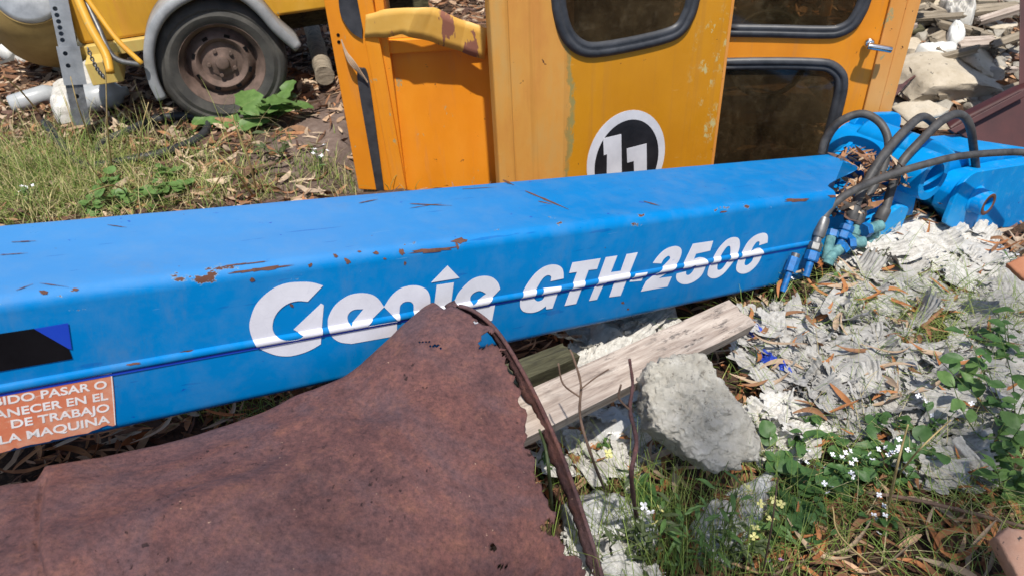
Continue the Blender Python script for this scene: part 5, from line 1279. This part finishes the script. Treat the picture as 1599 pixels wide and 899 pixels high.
# ================================================================== LEAF LITTER
def leafstrip(rg, x, y, z, a, L_, w, curl, tilt, roll):
    m = 5; V = []
    for j in range(m):
        t = j / (m - 1); ww = w * math.sin(math.pi * (t * .92 + .04)) ** .8
        px, py = (t - .5) * L_, curl * (t - .5) ** 2 * L_
        pz = .25 * L_ * tilt * (t - .5) + abs(curl) * .25 * L_ * (t - .5) ** 2
        V.append((px, py + ww, pz + roll * ww)); V.append((px, py - ww, pz - roll * ww))
    V = np.array(V); ca, sa = math.cos(a), math.sin(a)
    return np.column_stack([x + V[:, 0] * ca - V[:, 1] * sa, y + V[:, 0] * sa + V[:, 1] * ca, z + V[:, 2]])
LC = np.array([(.36, .20, .11), (.46, .31, .20), (.26, .13, .07), (.55, .42, .30), (.36, .17, .08), (.20, .11, .07), (.50, .38, .27), (.14, .08, .06)])
def litter(n, region, seed, dens, cols=LC, lr=(.05, .13), wr=(.004, .010), h=.03):
    rg = np.random.default_rng(seed); V, T, k = [], [], 0
    x0, x1, y0, y1 = region
    while k < n:
        xx = rg.uniform(x0, x1, 4000); yy = rg.uniform(y0, y1, 4000); dd = dens(xx, yy); ok = rg.random(4000) < dd; xx, yy = xx[ok], yy[ok]; zz = g(xx, yy)
        for x, y, z in zip(xx, yy, zz):
            if k >= n: break
            V.append(leafstrip(rg, x, y, z + .004 + h * rg.random() ** 2, rg.uniform(0, 6.28), rg.uniform(*lr), rg.uniform(*wr), rg.normal(0, .7), rg.normal(0, 1.), rg.normal(0, .8)))
            c = cols[rg.integers(len(cols))] * rg.uniform(.7, 1.25); T.append(np.tile(c, (10, 1))); k += 1
    V = np.vstack(V); q = np.array([[2 * j, 2 * j + 1, 2 * j + 3, 2 * j + 2] for j in range(4)])
    Fc = (q[None] + (np.arange(k) * 10)[:, None, None]).reshape(-1, 4)
    return V, Fc, np.vstack(T)
def stuffmesh(name, V, Fc, T, mat, label=None, cat=None):
    me = bpy.data.meshes.new(name); me.vertices.add(len(V)); me.vertices.foreach_set('co', np.asarray(V, np.float32).ravel())
    Fc = np.asarray(Fc, np.int32); k = Fc.shape[1]; me.loops.add(Fc.size); me.loops.foreach_set('vertex_index', Fc.ravel()); me.polygons.add(len(Fc))
    me.polygons.foreach_set('loop_start', np.arange(0, Fc.size, k, dtype=np.int32)); me.polygons.foreach_set('loop_total', np.full(len(Fc), k, np.int32)); me.update(calc_edges=True); me.validate()
    at = me.color_attributes.new('tint', 'FLOAT_COLOR', 'POINT'); at.data.foreach_set('color', np.hstack([T, np.ones((len(T), 1))]).astype(np.float32).ravel())
    me.materials.append(MT[mat]); o = bpy.data.objects.new(name, me); COL.objects.link(o); o['kind'] = 'stuff'
    if label: o['label'] = label; o['category'] = cat
    return o
pg = atz(120, 240); wl_ = G(360, 200)
def d_near(x, y):
    d = np.ones_like(x)
    d *= 1 - .55 * np.exp(-(((x - .9) / .5) ** 2 + ((y - 1.6) / .25) ** 2))
    return d
V, Fc, T = litter(8000, (-1.9, 1.9, .55, 2.4), 5, d_near, cols=LC * np.array([.9, .74, .62]), lr=(.03, .11), wr=(.0025, .007)); stuffmesh('leaf_litter', V, Fc, T, 'litter', 'dry brown gum leaves covering the soil around the boom', 'leaf litter')
pc = atz(490, 230)
def d_back(x, y):
    d = np.ones_like(x); d *= 1 - .93 * np.exp(-(((x - pc[0] - .05) / .3) ** 2 + ((y - pc[1] + .05) / .45) ** 2))
    d *= 1 - .5 * sst(-1.5, -2.2, x) * sst(3.4, 3.0, y)
    d *= ~((x > -.66) & (x < 1.8) & (y > 2.55) & (y < 3.6))
    return d
V, Fc, T = litter(11000, (-4.2, .2, 2.2, 5.6), 6, d_back, lr=(.05, .13)); stuffmesh('leaf_litter', V, Fc, T, 'litter', 'dry brown leaves on the soil in front of the trailer wheel', 'leaf litter')
V, Fc, T = litter(5000, (1.0, 3.9, 2.3, 5.6), 8, lambda x, y: np.ones_like(x), cols=LC * 1.15, lr=(.04, .11)); stuffmesh('leaf_litter', V, Fc, T, 'litter', 'dry leaves and bark among the rubble stones', 'leaf litter')
# leaves caught in the boom hinge
rg = np.random.default_rng(12); Vh, Th = [], []
for k in range(270):
    u, w = rg.uniform(.12, .52), rg.uniform(.03, .27); P = L(u, w, .19 + .05 * rg.random() + .10 * math.exp(-((u - .45) / .1) ** 2))
    Vh.append(leafstrip(rg, *P, rg.uniform(0, 6.28), rg.uniform(.03, .08), rg.uniform(.003, .008), rg.normal(0, .8), rg.normal(0, 2), rg.normal(0, 1))); Th.append(np.tile(LC[rg.integers(8)] * rg.uniform(.8, 1.3), (10, 1)))
q = np.array([[2 * j, 2 * j + 1, 2 * j + 3, 2 * j + 2] for j in range(4)]); Fh = (q[None] + (np.arange(270) * 10)[:, None, None]).reshape(-1, 4)
stuffmesh('leaf_litter', np.vstack(Vh), Fh, np.vstack(Th), 'litter', 'dry leaves gathered in the hinge at the end of the boom', 'leaf litter')

# single large dead leaves that can be picked out: parts of the ground
def leafmesh(name, Ln, w, curl, droop, mat, seed):
    rows = []; n = 11
    for i in range(n):
        t = i / (n - 1); ww = w * (math.sin(math.pi * (t * .93 + .035)) ** .75); cy = curl * Ln * (t - .5) ** 2 * 2
        rows.append([((t - .5) * Ln, cy + s_ * ww, .35 * abs(s_) * ww + droop * Ln * (t - .5) ** 2 + .05 * Ln * math.sin(t * 5 + seed)) for s_ in (-1, -.5, 0, .5, 1)])
    mb = MB().grid(np.array(rows)); me = bpy.data.meshes.new(name); me.from_pydata(np.vstack(mb.v).tolist(), [], mb.f); me.materials.append(MT[mat])
    me.polygons.foreach_set('use_smooth', [True] * len(me.polygons)); return me
LM = [leafmesh('dead_leaf', random.uniform(.065, .14), random.uniform(.0045, .009), random.uniform(-.5, .5), random.uniform(-.3, .8), random.choice(['deadleaf', 'deadleafpale', 'deadleafred', 'deadleaf', 'deadleafred']), k) for k in range(16)]
rg = np.random.default_rng(33)
LCL = [(1420, 350, 50, 30, 16), (1240, 440, 60, 30, 16), (1340, 440, 60, 25, 14), (1400, 470, 90, 40, 12), (1320, 590, 110, 60, 22), (1240, 520, 70, 30, 10), (1470, 540, 120, 60, 24), (1500, 640, 70, 30, 14), (1180, 560, 40, 60, 16), (1420, 740, 150, 60, 34), (1480, 840, 150, 50, 36), (980, 720, 90, 60, 30), (1120, 620, 70, 60, 8), (1260, 860, 90, 40, 22), (150, 700, 150, 40, 34), (350, 660, 60, 20, 6), (1560, 400, 40, 20, 8), (900, 560, 40, 30, 4)]
for cx, cy, sx, sy, n in LCL:
    for k in range(n):
        x, y = rg.normal(cx, sx * .6), rg.normal(cy, sy * .6); P = G(x, y, .035 if (cy < 680 and cx > 1200) else 0.)
        o = bpy.data.objects.new('dead_leaf', LM[rg.integers(16)]); COL.objects.link(o); o.parent = ground
        o.location = P + np.array([0, 0, rg.uniform(.012, .05)]); o.rotation_euler = (rg.normal(0, .35), rg.normal(0, .3), rg.uniform(0, 6.28))
for (x, y, a) in [(1428, 330, 1.3), (1440, 345, 1.9), (1405, 355, -.6), (1395, 362, -.4), (1452, 340, 1.1), (1280, 415, .1), (1265, 445, .6), (1330, 430, .2), (1270, 640, -.05), (1180, 600, .3)]:
    P = G(x, y, .07); o = bpy.data.objects.new('dead_leaf', LM[rg.integers(16)]); COL.objects.link(o); o.parent = ground; o.location = P; o.rotation_euler = (rg.normal(0, .5), rg.normal(0, .5), a)

# ================================================================== GRASS
def blades(n, seed, cxy, sxy, hr, cols, w=.0016, dens=None, lean=.5, lift=0.):
    rg = np.random.default_rng(seed); m = 5; V = np.zeros((n, m, 2, 3)); T = np.zeros((n, m, 2, 3))
    x = rg.normal(cxy[0], sxy[0], n) if sxy[0] > 0 else rg.uniform(cxy[0], -sxy[0], n); y = rg.normal(cxy[1], sxy[1], n)
    if dens is not None:
        for _ in range(6):
            bad = rg.random(n) > dens(x, y); x[bad] = rg.normal(cxy[0], sxy[0], bad.sum()); y[bad] = rg.normal(cxy[1], sxy[1], bad.sum())
    z = g(x, y) + lift; h = rg.uniform(*hr, n); a = rg.uniform(0, 6.28, n); ln = np.abs(rg.normal(lean, .35, n)); c = np.array(cols)[rg.integers(len(cols), size=n)] * rg.uniform(.75, 1.25, (n, 1))
    for j in range(m):
        t = j / (m - 1); ww = w * (1 - t) ** .6 * (1 + .0 * t); ex = ln * h * t ** 1.8
        px, py, pz = x + np.cos(a) * ex, y + np.sin(a) * ex, z + h * (t - .35 * ln * t ** 2.2)
        V[:, j, 0] = np.stack([px - np.sin(a) * ww, py + np.cos(a) * ww, pz], -1); V[:, j, 1] = np.stack([px + np.sin(a) * ww, py - np.cos(a) * ww, pz], -1)
        T[:, j, :, :] = (c * (.75 + .4 * t))[:, None, :]
    q = np.array([[2 * j, 2 * j + 1, 2 * j + 3, 2 * j + 2] for j in range(m - 1)]); Fc = (q[None] + (np.arange(n) * 2 * m)[:, None, None]).reshape(-1, 4)
    return V.reshape(-1, 3), Fc, T.reshape(-1, 3)
GC = [(.17, .26, .05), (.26, .35, .08), (.36, .40, .12), (.13, .20, .05), (.58, .50, .25), (.46, .40, .19), (.22, .31, .07), (.54, .46, .25)]
gc = atz(60, 270); gc2 = atz(200, 300)
V, Fc, T = blades(7500, 51, (gc[0] - .1, gc[1] - .12), (.42, .20), (.03, .13), GC, .0019, lean=.9); stuffmesh('grass', V, Fc, T, 'grass', 'green and yellowing grass behind the left end of the boom', 'grass')
V, Fc, T = blades(900, 58, (gc[0] - .05, gc[1] - .05), (.40, .22), (.12, .30), GC, .0016, lean=.5); stuffmesh('grass', V, Fc, T, 'grass', 'taller seeding grass at the far left behind the boom', 'grass')
V, Fc, T = blades(1900, 52, (gc2[0], gc2[1] - .06), (.42, .10), (.03, .11), GC, .0019, lean=.8); stuffmesh('grass', V, Fc, T, 'grass', 'short grass along the back edge of the boom', 'grass')
gr = G(1450, 740)
V, Fc, T = blades(2200, 53, (gr[0], gr[1]), (.32, .28), (.04, .16), GC[:4] + GC[6:], .0013, lean=1.1); stuffmesh('grass', V, Fc, T, 'grass', 'thin green grass among the leaves at lower right', 'grass')
gr = G(1480, 520); V, Fc, T = blades(1000, 54, (gr[0], gr[1]), (.32, .16), (.06, .22), GC[:4], .0011, lean=1.3); stuffmesh('grass', V, Fc, T, 'grass', 'long thin grass drooping over the sacks on the right', 'grass')
gr = G(1050, 850); V, Fc, T = blades(620, 55, (gr[0], gr[1] - .03), (.17, .09), (.10, .30), GC[:3] + GC[6:7], .0011, lean=.35); stuffmesh('grass', V, Fc, T, 'grass', 'thin grass at the bottom centre beside the hoop', 'grass')
gr = G(420, 655); V, Fc, T = blades(260, 56, (gr[0], gr[1]), (.12, .04), (.03, .09), GC[:4], .0016, lean=.7); stuffmesh('grass', V, Fc, T, 'grass', 'dark tuft of grass in the gap under the boom', 'grass')
gr = G(520, 272); V, Fc, T = blades(260, 57, (gr[0], gr[1]), (.10, .06), (.03, .09), GC, .0016, lean=.7); stuffmesh('grass', V, Fc, T, 'grass', 'sparse grass at the foot of the cab end frame', 'grass')
# ================================================================== PLANTS
def pleaf(kind, Ln):
    rows = []; n = 9
    for i in range(n):
        t = i / (n - 1)
        if kind == 'round': ww = Ln * .52 * math.sin(math.pi * min(1, .06 + t * .93)) ** .55
        elif kind == 'lance': ww = Ln * .13 * math.sin(math.pi * min(1, .03 + t * .95)) ** .8
        elif kind == 'lobed': ww = Ln * (.16 + .16 * abs(math.sin(t * 9.0)) + .12 * t) * math.sin(math.pi * min(1, .05 + t * .93)) ** .5
        else: ww = Ln * .30 * math.sin(math.pi * min(1, .04 + t * .95)) ** .7
        rows.append([(t * Ln, s_ * ww, .22 * abs(s_) * ww - .22 * Ln * t * t + .04 * Ln * math.sin(7 * t + 3 * s_)) for s_ in (-1, -.5, 0, .5, 1)])
    mb = MB().grid(np.array(rows)); return np.vstack(mb.v), mb.f
LEAFM = {}
def leafdata(kind, Ln, mat):
    key = (kind, Ln, mat)
    if key not in LEAFM:
        V, Fc = pleaf(kind, Ln); me = bpy.data.meshes.new('leaf'); me.from_pydata(V.tolist(), [], Fc); me.materials.append(MT[mat]); me.polygons.foreach_set('use_smooth', [True] * len(me.polygons)); LEAFM[key] = me
    return LEAFM[key]
def flowermesh(mat, r):
    key = ('fl', mat, r)
    if key not in LEAFM:
        mb = MB()
        for k in range(4):
            a = k * math.pi / 2 + .3; V = []
            for t, w in ((.1, .15), (.5, .42), (.85, .46), (1.02, .22)):
                for s_ in (-1, 1): V.append((r * (t * math.cos(a) - s_ * w * .8 * math.sin(a)), r * (t * math.sin(a) + s_ * w * .8 * math.cos(a)), .25 * r * t))
            mb.add(V, [(0, 1, 3, 2), (2, 3, 5, 4), (4, 5, 7, 6)])
        me = bpy.data.meshes.new('flower'); me.from_pydata(np.vstack(mb.v).tolist(), [], mb.f); me.materials.append(MT[mat]); LEAFM[key] = me
    return LEAFM[key]
def plant(px, py, label, cat='weed', h=.25, stems=3, nleaf=6, kind='oval', leaf=.035, mat='leaf', stemmat='stem', lean=(0, 0), flower=None, nfl=0, fr=.006, seed=0, dz=0., spread=.4, name='weed_plant', sr=.0016, zoff=0., group=None):
    rg = np.random.default_rng(seed); P0 = G(px, py, dz); root = thing(name, P0, label, cat, group)
    for s_ in range(stems):
        a = rg.uniform(0, 6.28); sp_ = spread * rg.uniform(.3, 1.1); hh = h * rg.uniform(.6, 1.05)
        pts = [np.zeros(3)]
        for t in (.33, .66, 1.):
            pts.append(np.array([math.cos(a) * sp_ * hh * t ** 1.4 + lean[0] * t * hh + rg.normal(0, .01), math.sin(a) * sp_ * hh * t ** 1.4 + lean[1] * t * hh + rg.normal(0, .01), hh * t * (1 - .15 * sp_ * t)]))
        path = smoothpath(pts, 5); m = len(path)
        sm = MB().tube(np.array(path), [sr * (1.15 - .7 * i / m) for i in range(m)], 6).build('stem', stemmat, root, smooth=True, rel=False)
        for k in range(nleaf):
            t = (k + 1.) / (nleaf + .3); i = min(int(t * (m - 1)), m - 2); P = path[i]; d = rg.uniform(0, 6.28)
            Lk = [leaf, round(leaf * .75, 4), round(leaf * 1.2, 4)][rg.integers(3)]
            o = bpy.data.objects.new('leaf', leafdata(kind, Lk, mat)); COL.objects.link(o); o.parent = root; o.location = P; o.rotation_euler = (rg.normal(0, .25), rg.uniform(-.75, .15), d)
        if flower and rg.random() < .55:
            for k in range(nfl):
                P = path[-1] + rg.normal(0, .012, 3) + np.array([0, 0, -.012 * k]) * rg.random(); o = bpy.data.objects.new('flower', flowermesh(flower, fr)); COL.objects.link(o); o.parent = root
                o.location = P; o.rotation_euler = (rg.normal(-.3, .5) + .5, rg.normal(0, .4), rg.uniform(0, 6))
    return root
# broadleaf weed by the wheel
plant(432, 190, 'broad lobed green weed in front of the trailer wheel', 'weed', h=.12, stems=9, nleaf=2, kind='lobed', leaf=.15, mat='leafbright', spread=1.3, seed=2, sr=.004)
plant(345, 192, 'low flat-leaved green weed left of the broad lobed one', 'weed', h=.05, stems=6, nleaf=2, kind='lobed', leaf=.11, mat='leafbright', spread=1.6, seed=3, sr=.003)
plant(440, 250, 'small tufted green weed below the broad lobed one', 'weed', h=.14, stems=6, nleaf=3, kind='lance', leaf=.06, mat='leafolive', spread=.7, seed=4)
for i, (x, y) in enumerate([(150, 335), (205, 325), (245, 318), (285, 305), (180, 300), (270, 285)]):
    plant(x, y, ['round-leaved weed at the boom edge, leftmost of its row', 'round-leaved weed second from the left along the boom edge', 'round-leaved weed third from the left along the boom edge', 'round-leaved weed nearest the dry stalks', 'round-leaved weed set back in the grass', 'bluish round-leaved weed below the grey branch'][i], h=.09, stems=5, nleaf=4, kind='round', leaf=.04, mat='leafbright', spread=.9, seed=10 + i, group='round-leaved weeds behind the boom')
plant(505, 270, 'white-flowered weed on the bare path left of the cab', h=.16, stems=3, nleaf=4, kind='lance', leaf=.035, mat='leafbright', flower='petalwhite', nfl=4, seed=20, fr=.008)
plant(15, 270, 'yellow-flowered weed in the grass at the left edge', h=.2, stems=2, nleaf=4, kind='lance', leaf=.04, mat='leafolive', flower='petalyellow', nfl=4, seed=21, fr=.012)
plant(50, 320, 'white-flowered weed in the grass near the left boom edge', h=.10, stems=4, nleaf=4, kind='oval', leaf=.03, mat='leafbright', flower='petalwhite', nfl=4, seed=22, fr=.007)
# weeds around the sacks and the rock
plant(1215, 470, 'white-flowered weed at the bottom corner of the boom end', h=.09, stems=3, nleaf=5, kind='oval', leaf=.022, mat='leafbright', flower='petalwhite', nfl=4, seed=30, fr=.008)
plant(1300, 452, 'small green weed below the hose fittings', h=.07, stems=4, nleaf=4, kind='oval', leaf=.022, mat='leafbright', seed=31)
plant(1335, 445, 'pale green weed between fittings and grey sack', h=.06, stems=3, nleaf=3, kind='oval', leaf=.02, mat='leafbright', seed=32)
plant(1575, 440, 'leafy weed with white flowers at the right edge under the sunlit sack', h=.10, stems=5, nleaf=5, kind='lance', leaf=.03, mat='leafbright', flower='petalwhite', nfl=2, seed=33)
BW_ = [(1215, 745, 'round-leaved weed at the right foot of the rock', 40), (1250, 700, 'round-leaved weed in front of the small white scrap', 41), (1330, 745, 'dark round-leaved weed, left of the bushy clump', 42), (1365, 720, 'bushy round-leaved weed in the middle of the clump', 43), (1420, 730, 'round-leaved weed at the right of the clump', 44), (1300, 780, 'low round-leaved weed below the clump', 45), (1390, 690, 'round-leaved weed against the shredded sack', 46), (1240, 800, 'round-leaved weed right of the plastic film', 47)]
for x, y, lb, sd in BW_:
    plant(x, y, lb, h=.11, stems=5, nleaf=4, kind=['round', 'oval', 'round', 'lobed'][sd % 4], leaf=[.034, .036, .030, .05][sd % 4], mat='leaf', spread=.75, seed=sd, group='round-leaved weeds in front of the sacks')
for x, y, lb, sd, hh in [(1290, 770, 'white-flowered weed rising left of the bushy clump', 50, .16), (1345, 760, 'white-flowered weed rising from the bushy clump', 51, .18), (1410, 770, 'white-flowered weed right of the bushy clump', 52, .17), (1255, 850, 'white-flowered weed near the bottom edge, right of the film', 53, .14), (1370, 830, 'low white-flowered weed on the brown leaves', 54, .10), (1440, 690, 'white-flowered weed in front of the pale grey sack', 55, .14)]:
    plant(x, y, lb, h=hh, stems=4, nleaf=4, kind='oval', leaf=.026, mat='leaf', flower='petalwhite', nfl=3, seed=sd, spread=.35, fr=.0065)
for x, y, lb, sd, hh, fl in [(1010, 905, 'tall yellow-flowered weed in front of the rock', 60, .34, 'petalyellow'), (1060, 900, 'tall pale green weed with long seed pods at the bottom centre', 61, .32, None), (975, 880, 'white-flowered weed right beside the rusty hoop', 62, .22, 'petalwhite'), (1110, 905, 'slender weed in front of the plastic film', 63, .24, 'petalyellow'), (1140, 890, 'yellow-flowered weed right of the slender one', 64, .20, 'petalyellow'), (1195, 870, 'yellow-flowered weed right of the plastic film', 65, .20, 'petalyellow')]:
    plant(x, y, lb, h=hh, stems=4, nleaf=7, kind='lance', leaf=.034, mat='leafbright' if sd % 2 else 'leafolive', flower=fl, nfl=2, seed=sd, spread=.28, fr=.009, sr=.0014)
plant(850, 745, 'thick green-stemmed weed between drum skin and hoop', h=.13, stems=2, nleaf=2, kind='lance', leaf=.03, mat='leaf', seed=66, spread=.1, sr=.003)
plant(945, 705, 'small dark weed in front of the white torn sack', h=.06, stems=5, nleaf=4, kind='oval', leaf=.02, mat='leaf', seed=67)
plant(1010, 800, 'dark leafy weed at the foot of the tall stalks', h=.12, stems=6, nleaf=5, kind='oval', leaf=.035, mat='leaf', seed=68)
for x, y, lb, sd, hh, ln in [(1545, 730, 'tall leafy weed at the right edge in front of the hollow sack', 70, .30, (-.2, .1)), (1590, 700, 'leafy weed leaning in from the right edge', 71, .34, (-.5, .1)), (1510, 640, 'leafy weed trailing over the pale grey sack', 72, .16, (-.4, .1)), (1580, 590, 'upper leafy weed at the right edge', 73, .22, (-.5, .1)), (1570, 780, 'lowest leafy weed at the right edge', 74, .18, (-.2, .1))]:
    plant(x, y, lb, h=hh, stems=5, nleaf=7, kind='oval', leaf=.042, mat='leaf' if sd % 2 else 'leafbright', seed=sd, spread=.45, lean=ln, sr=.0016)
plant(1185, 895, 'purple-flowered weed at the bottom edge', h=.1, stems=2, nleaf=3, kind='lance', leaf=.02, mat='leafolive', flower='petalpink', nfl=3, seed=75)
plant(1235, 800, 'single purple flower right of the plastic film', h=.05, stems=1, nleaf=2, kind='lance', leaf=.02, mat='leafolive', flower='petalpink', nfl=2, seed=76)
# dry stalks
def stalk(pts, r, label, mat='straw', name='dry_stalk', cat='dry stalk', group=None):
    P0 = G(*pts[0][:2]); P = [P0] + [dep(*p) for p in pts[1:]]
    P = np.array(smoothpath(P, 7)) - P0; m = len(P)
    o = MB().tube(P, [r * (1.1 - .6 * i / m) for i in range(m)], 7).build(name, mat, None, smooth=True); o.location = P0; ROOT[o] = P0; return tag(o, label, cat, group)
stalk([(402, 306), (392, 262, 2.85), (375, 215, 2.75), (362, 180, 2.7)], .0045, 'tallest dry straw stalk in front of the wheel')
stalk([(395, 306), (370, 272, 2.8), (345, 245, 2.75), (327, 228, 2.7)], .004, 'dry straw stalk leaning left beside the tallest one')
stalk([(322, 312), (345, 275, 2.8), (365, 250, 2.7)], .003, 'short dry stalk leaning right behind the boom')
stalk([(175, 270), (168, 200, 2.9), (165, 120, 2.75), (160, 95, 2.7)], .003, 'upright dry stalk in front of the trailer beam')
stalk([(215, 262), (222, 200, 2.95), (232, 160, 2.9)], .0028, 'dry stalk in front of the mudguard')
stalk([(60, 175), (30, 140, 3.2), (5, 120, 3.0)], .004, 'dry stalk leaning out over the left edge')
stalk([(150, 240), (125, 175, 2.9), (110, 120, 2.8)], .003, 'dry stalk crossing the foot of the prop stand')
stalk([(185, 320), (130, 240, 2.7), (100, 150, 2.6)], .0022, 'thin dry stalk rising from the grass', group=None)
stalk([(200, 300), (175, 290, 2.6), (140, 300, 2.4)], .0028, 'dry stalk lying bent over the grass')
stalk([(1390, 905), (1315, 840, 1.35), (1300, 790, 1.33)], .0018, 'dry stalk upright at the bottom right')
stalk([(1385, 800), (1398, 740, 1.45), (1410, 690, 1.42), (1418, 662, 1.4)], .0028, 'pale dry stalk in the middle of the bushy weeds')
stalk([(1400, 745), (1432, 705, 1.5), (1470, 668, 1.48), (1485, 655, 1.46)], .002, 'pale dry stalk leaning right over the sack')
stalk([(1190, 900), (1205, 820, 1.3), (1215, 745, 1.28)], .002, 'brown dry stalk right of the plastic film', mat='twig')
def twig(px, label, r=.0028, mat='twig', group=None):
    P0 = G(*px[0][:2]); P = [P0] + [dep(*p) for p in px[1:]]; Q = np.array(smoothpath(P, 7)) - P0; m = len(Q)
    root = thing('bare_twig', P0, label, 'twig', group)
    MB().tube(Q, [r * (1.15 - .6 * i / m) * (1 + .12 * math.sin(i * 1.7)) for i in range(m)], 7).build('main_stem', mat, root, smooth=True, rel=False)
    return root, Q
rt, Q = twig([(950, 778), (925, 715, 1.38), (906, 650, 1.36), (907, 600, 1.34), (896, 560, 1.33), (890, 545, 1.33)], 'bare forked twig in front of the plank')
b = Q[len(Q) // 2]; MB().tube(np.array(smoothpath([b, b + [-.03, .005, .03], b + [-.038, .01, .075]], 5)), .0016, 6).build('side_shoot', 'twig', rt, smooth=True, rel=False)
MB().tube(np.array(smoothpath([b + [0, 0, .02], b + [.025, .005, .04], b + [.05, .01, .055]], 5)), .0014, 6).build('side_shoot', 'twig', rt, smooth=True, rel=False)
rt, Q = twig([(995, 815), (986, 745, 1.30), (994, 690, 1.28), (984, 640, 1.27), (988, 600, 1.27), (983, 560, 1.26)], 'darkest bare twig standing in front of the rock', r=.0042, mat='rustdark')
b = Q[int(len(Q) * .6)]; MB().tube(np.array(smoothpath([b, b + [-.02, .0, .03], b + [-.018, .0, .06]], 5)), .0018, 6).build('side_shoot', 'twig', rt, smooth=True, rel=False)
stalk([(862, 800), (858, 745, 1.38), (852, 700, 1.36), (842, 670, 1.35)], .004, 'green-brown stalk inside the hoop', mat='leafolive', name='green_stalk')
gbar([(1352, 768), (1420, 778), (1500, 796), (1600, 822), (1640, 832)], .0042, 'long brown twig lying across the leaves at the lower right', 'fallen_twig', 'twig', 'twig', dz=.06)
gbar([(1195, 905), (1240, 880), (1300, 862)], .003, 'brown twig lying at the bottom edge', 'fallen_twig', 'twig', 'twig', dz=.03)
gbar([(1380, 650), (1400, 668), (1450, 690), (1500, 715)], .0025, 'thin twig on the brown leaves before the sacks', 'fallen_twig', 'twig', 'twig', dz=.04)
gbar([(205, 612), (250, 625), (285, 655)], .003, 'pale forked twig on the ground under the boom', 'fallen_twig', 'straw', 'twig', dz=.04)
gbar([(1440, 510), (1480, 475), (1495, 462)], .006, 'long brown bark strip on the sunlit sack', 'bark_strip', 'deadleaf', 'bark', dz=.07)

# ================================================================== SHADE TREE (added, unseen behind the camera; crown laid out to shade the foreground)
tb = np.array([.9, -4.2, 0.]); tree = thing('added_shade_tree', tb, 'unseen thin-crowned gum tree added behind the camera to shade the foreground', 'tree')
trp = smoothpath([tb + [0, 0, -.1], tb + [.05, .1, 2.5], tb + [-.1, .3, 5.], tb + [-.2, .8, 7.4], tb + [-.1, 1.2, 9.2]], 6)
MB().tube(trp, [.17 - .13 * i / len(trp) for i in range(len(trp))], 14).build('trunk', 'plank', tree, smooth=True)
bdir = nrm([D[0], D[1], 0]); pdir = nrm([bdir[1], -bdir[0], 0])       # along the boom, and out in front of it
rg = np.random.default_rng(91); NL = 5600
a_ = rg.uniform(-2.9, 2.3, NL); b_ = .10 + 2.4 * rg.random(NL) ** .9 + .05 * vn(a_ * 3, 0, 0, 4); hh = rg.uniform(7.0, 9.5, NL)
front = PR * [1, 1, 0]
Pg = front[None] + a_[:, None] * bdir[None] + b_[:, None] * pdir[None]
Pc = Pg + sdir[None] * (hh / sdir[2])[:, None]
ld = rg.normal(0, 1, (NL, 3)); ld[:, 2] -= .6; ld /= np.linalg.norm(ld, axis=1)[:, None]; lw = np.cross(ld, rg.normal(0, 1, (NL, 3))); lw /= np.linalg.norm(lw, axis=1)[:, None]
ln_ = rg.uniform(.05, .09, NL)[:, None]; wd_ = ln_ * .17
Vt = np.stack([Pc, Pc + ld * ln_ * .5 + lw * wd_, Pc + ld * ln_, Pc + ld * ln_ * .5 - lw * wd_], 1).reshape(-1, 3) - tb
Ft = (np.arange(4)[None] + 4 * np.arange(NL)[:, None]); Tt = np.repeat(np.array([(.10, .14, .06)]) * rg.uniform(.7, 1.3, (NL, 1)), 4, 0)
cr = stuffmesh('crown', Vt, Ft, Tt, 'grass'); cr.parent = tree
for k in range(16):
    e = Pc[rg.integers(NL)]; s0 = np.array(trp[int(len(trp) * rg.uniform(.55, .95))]); mid = (e + s0) / 2 + [0, 0, .3]
    MB().tube(smoothpath([s0, mid, e], 5), [.04 - .003 * i for i in range(11)], 7).build('limb', 'plank', tree, smooth=True)
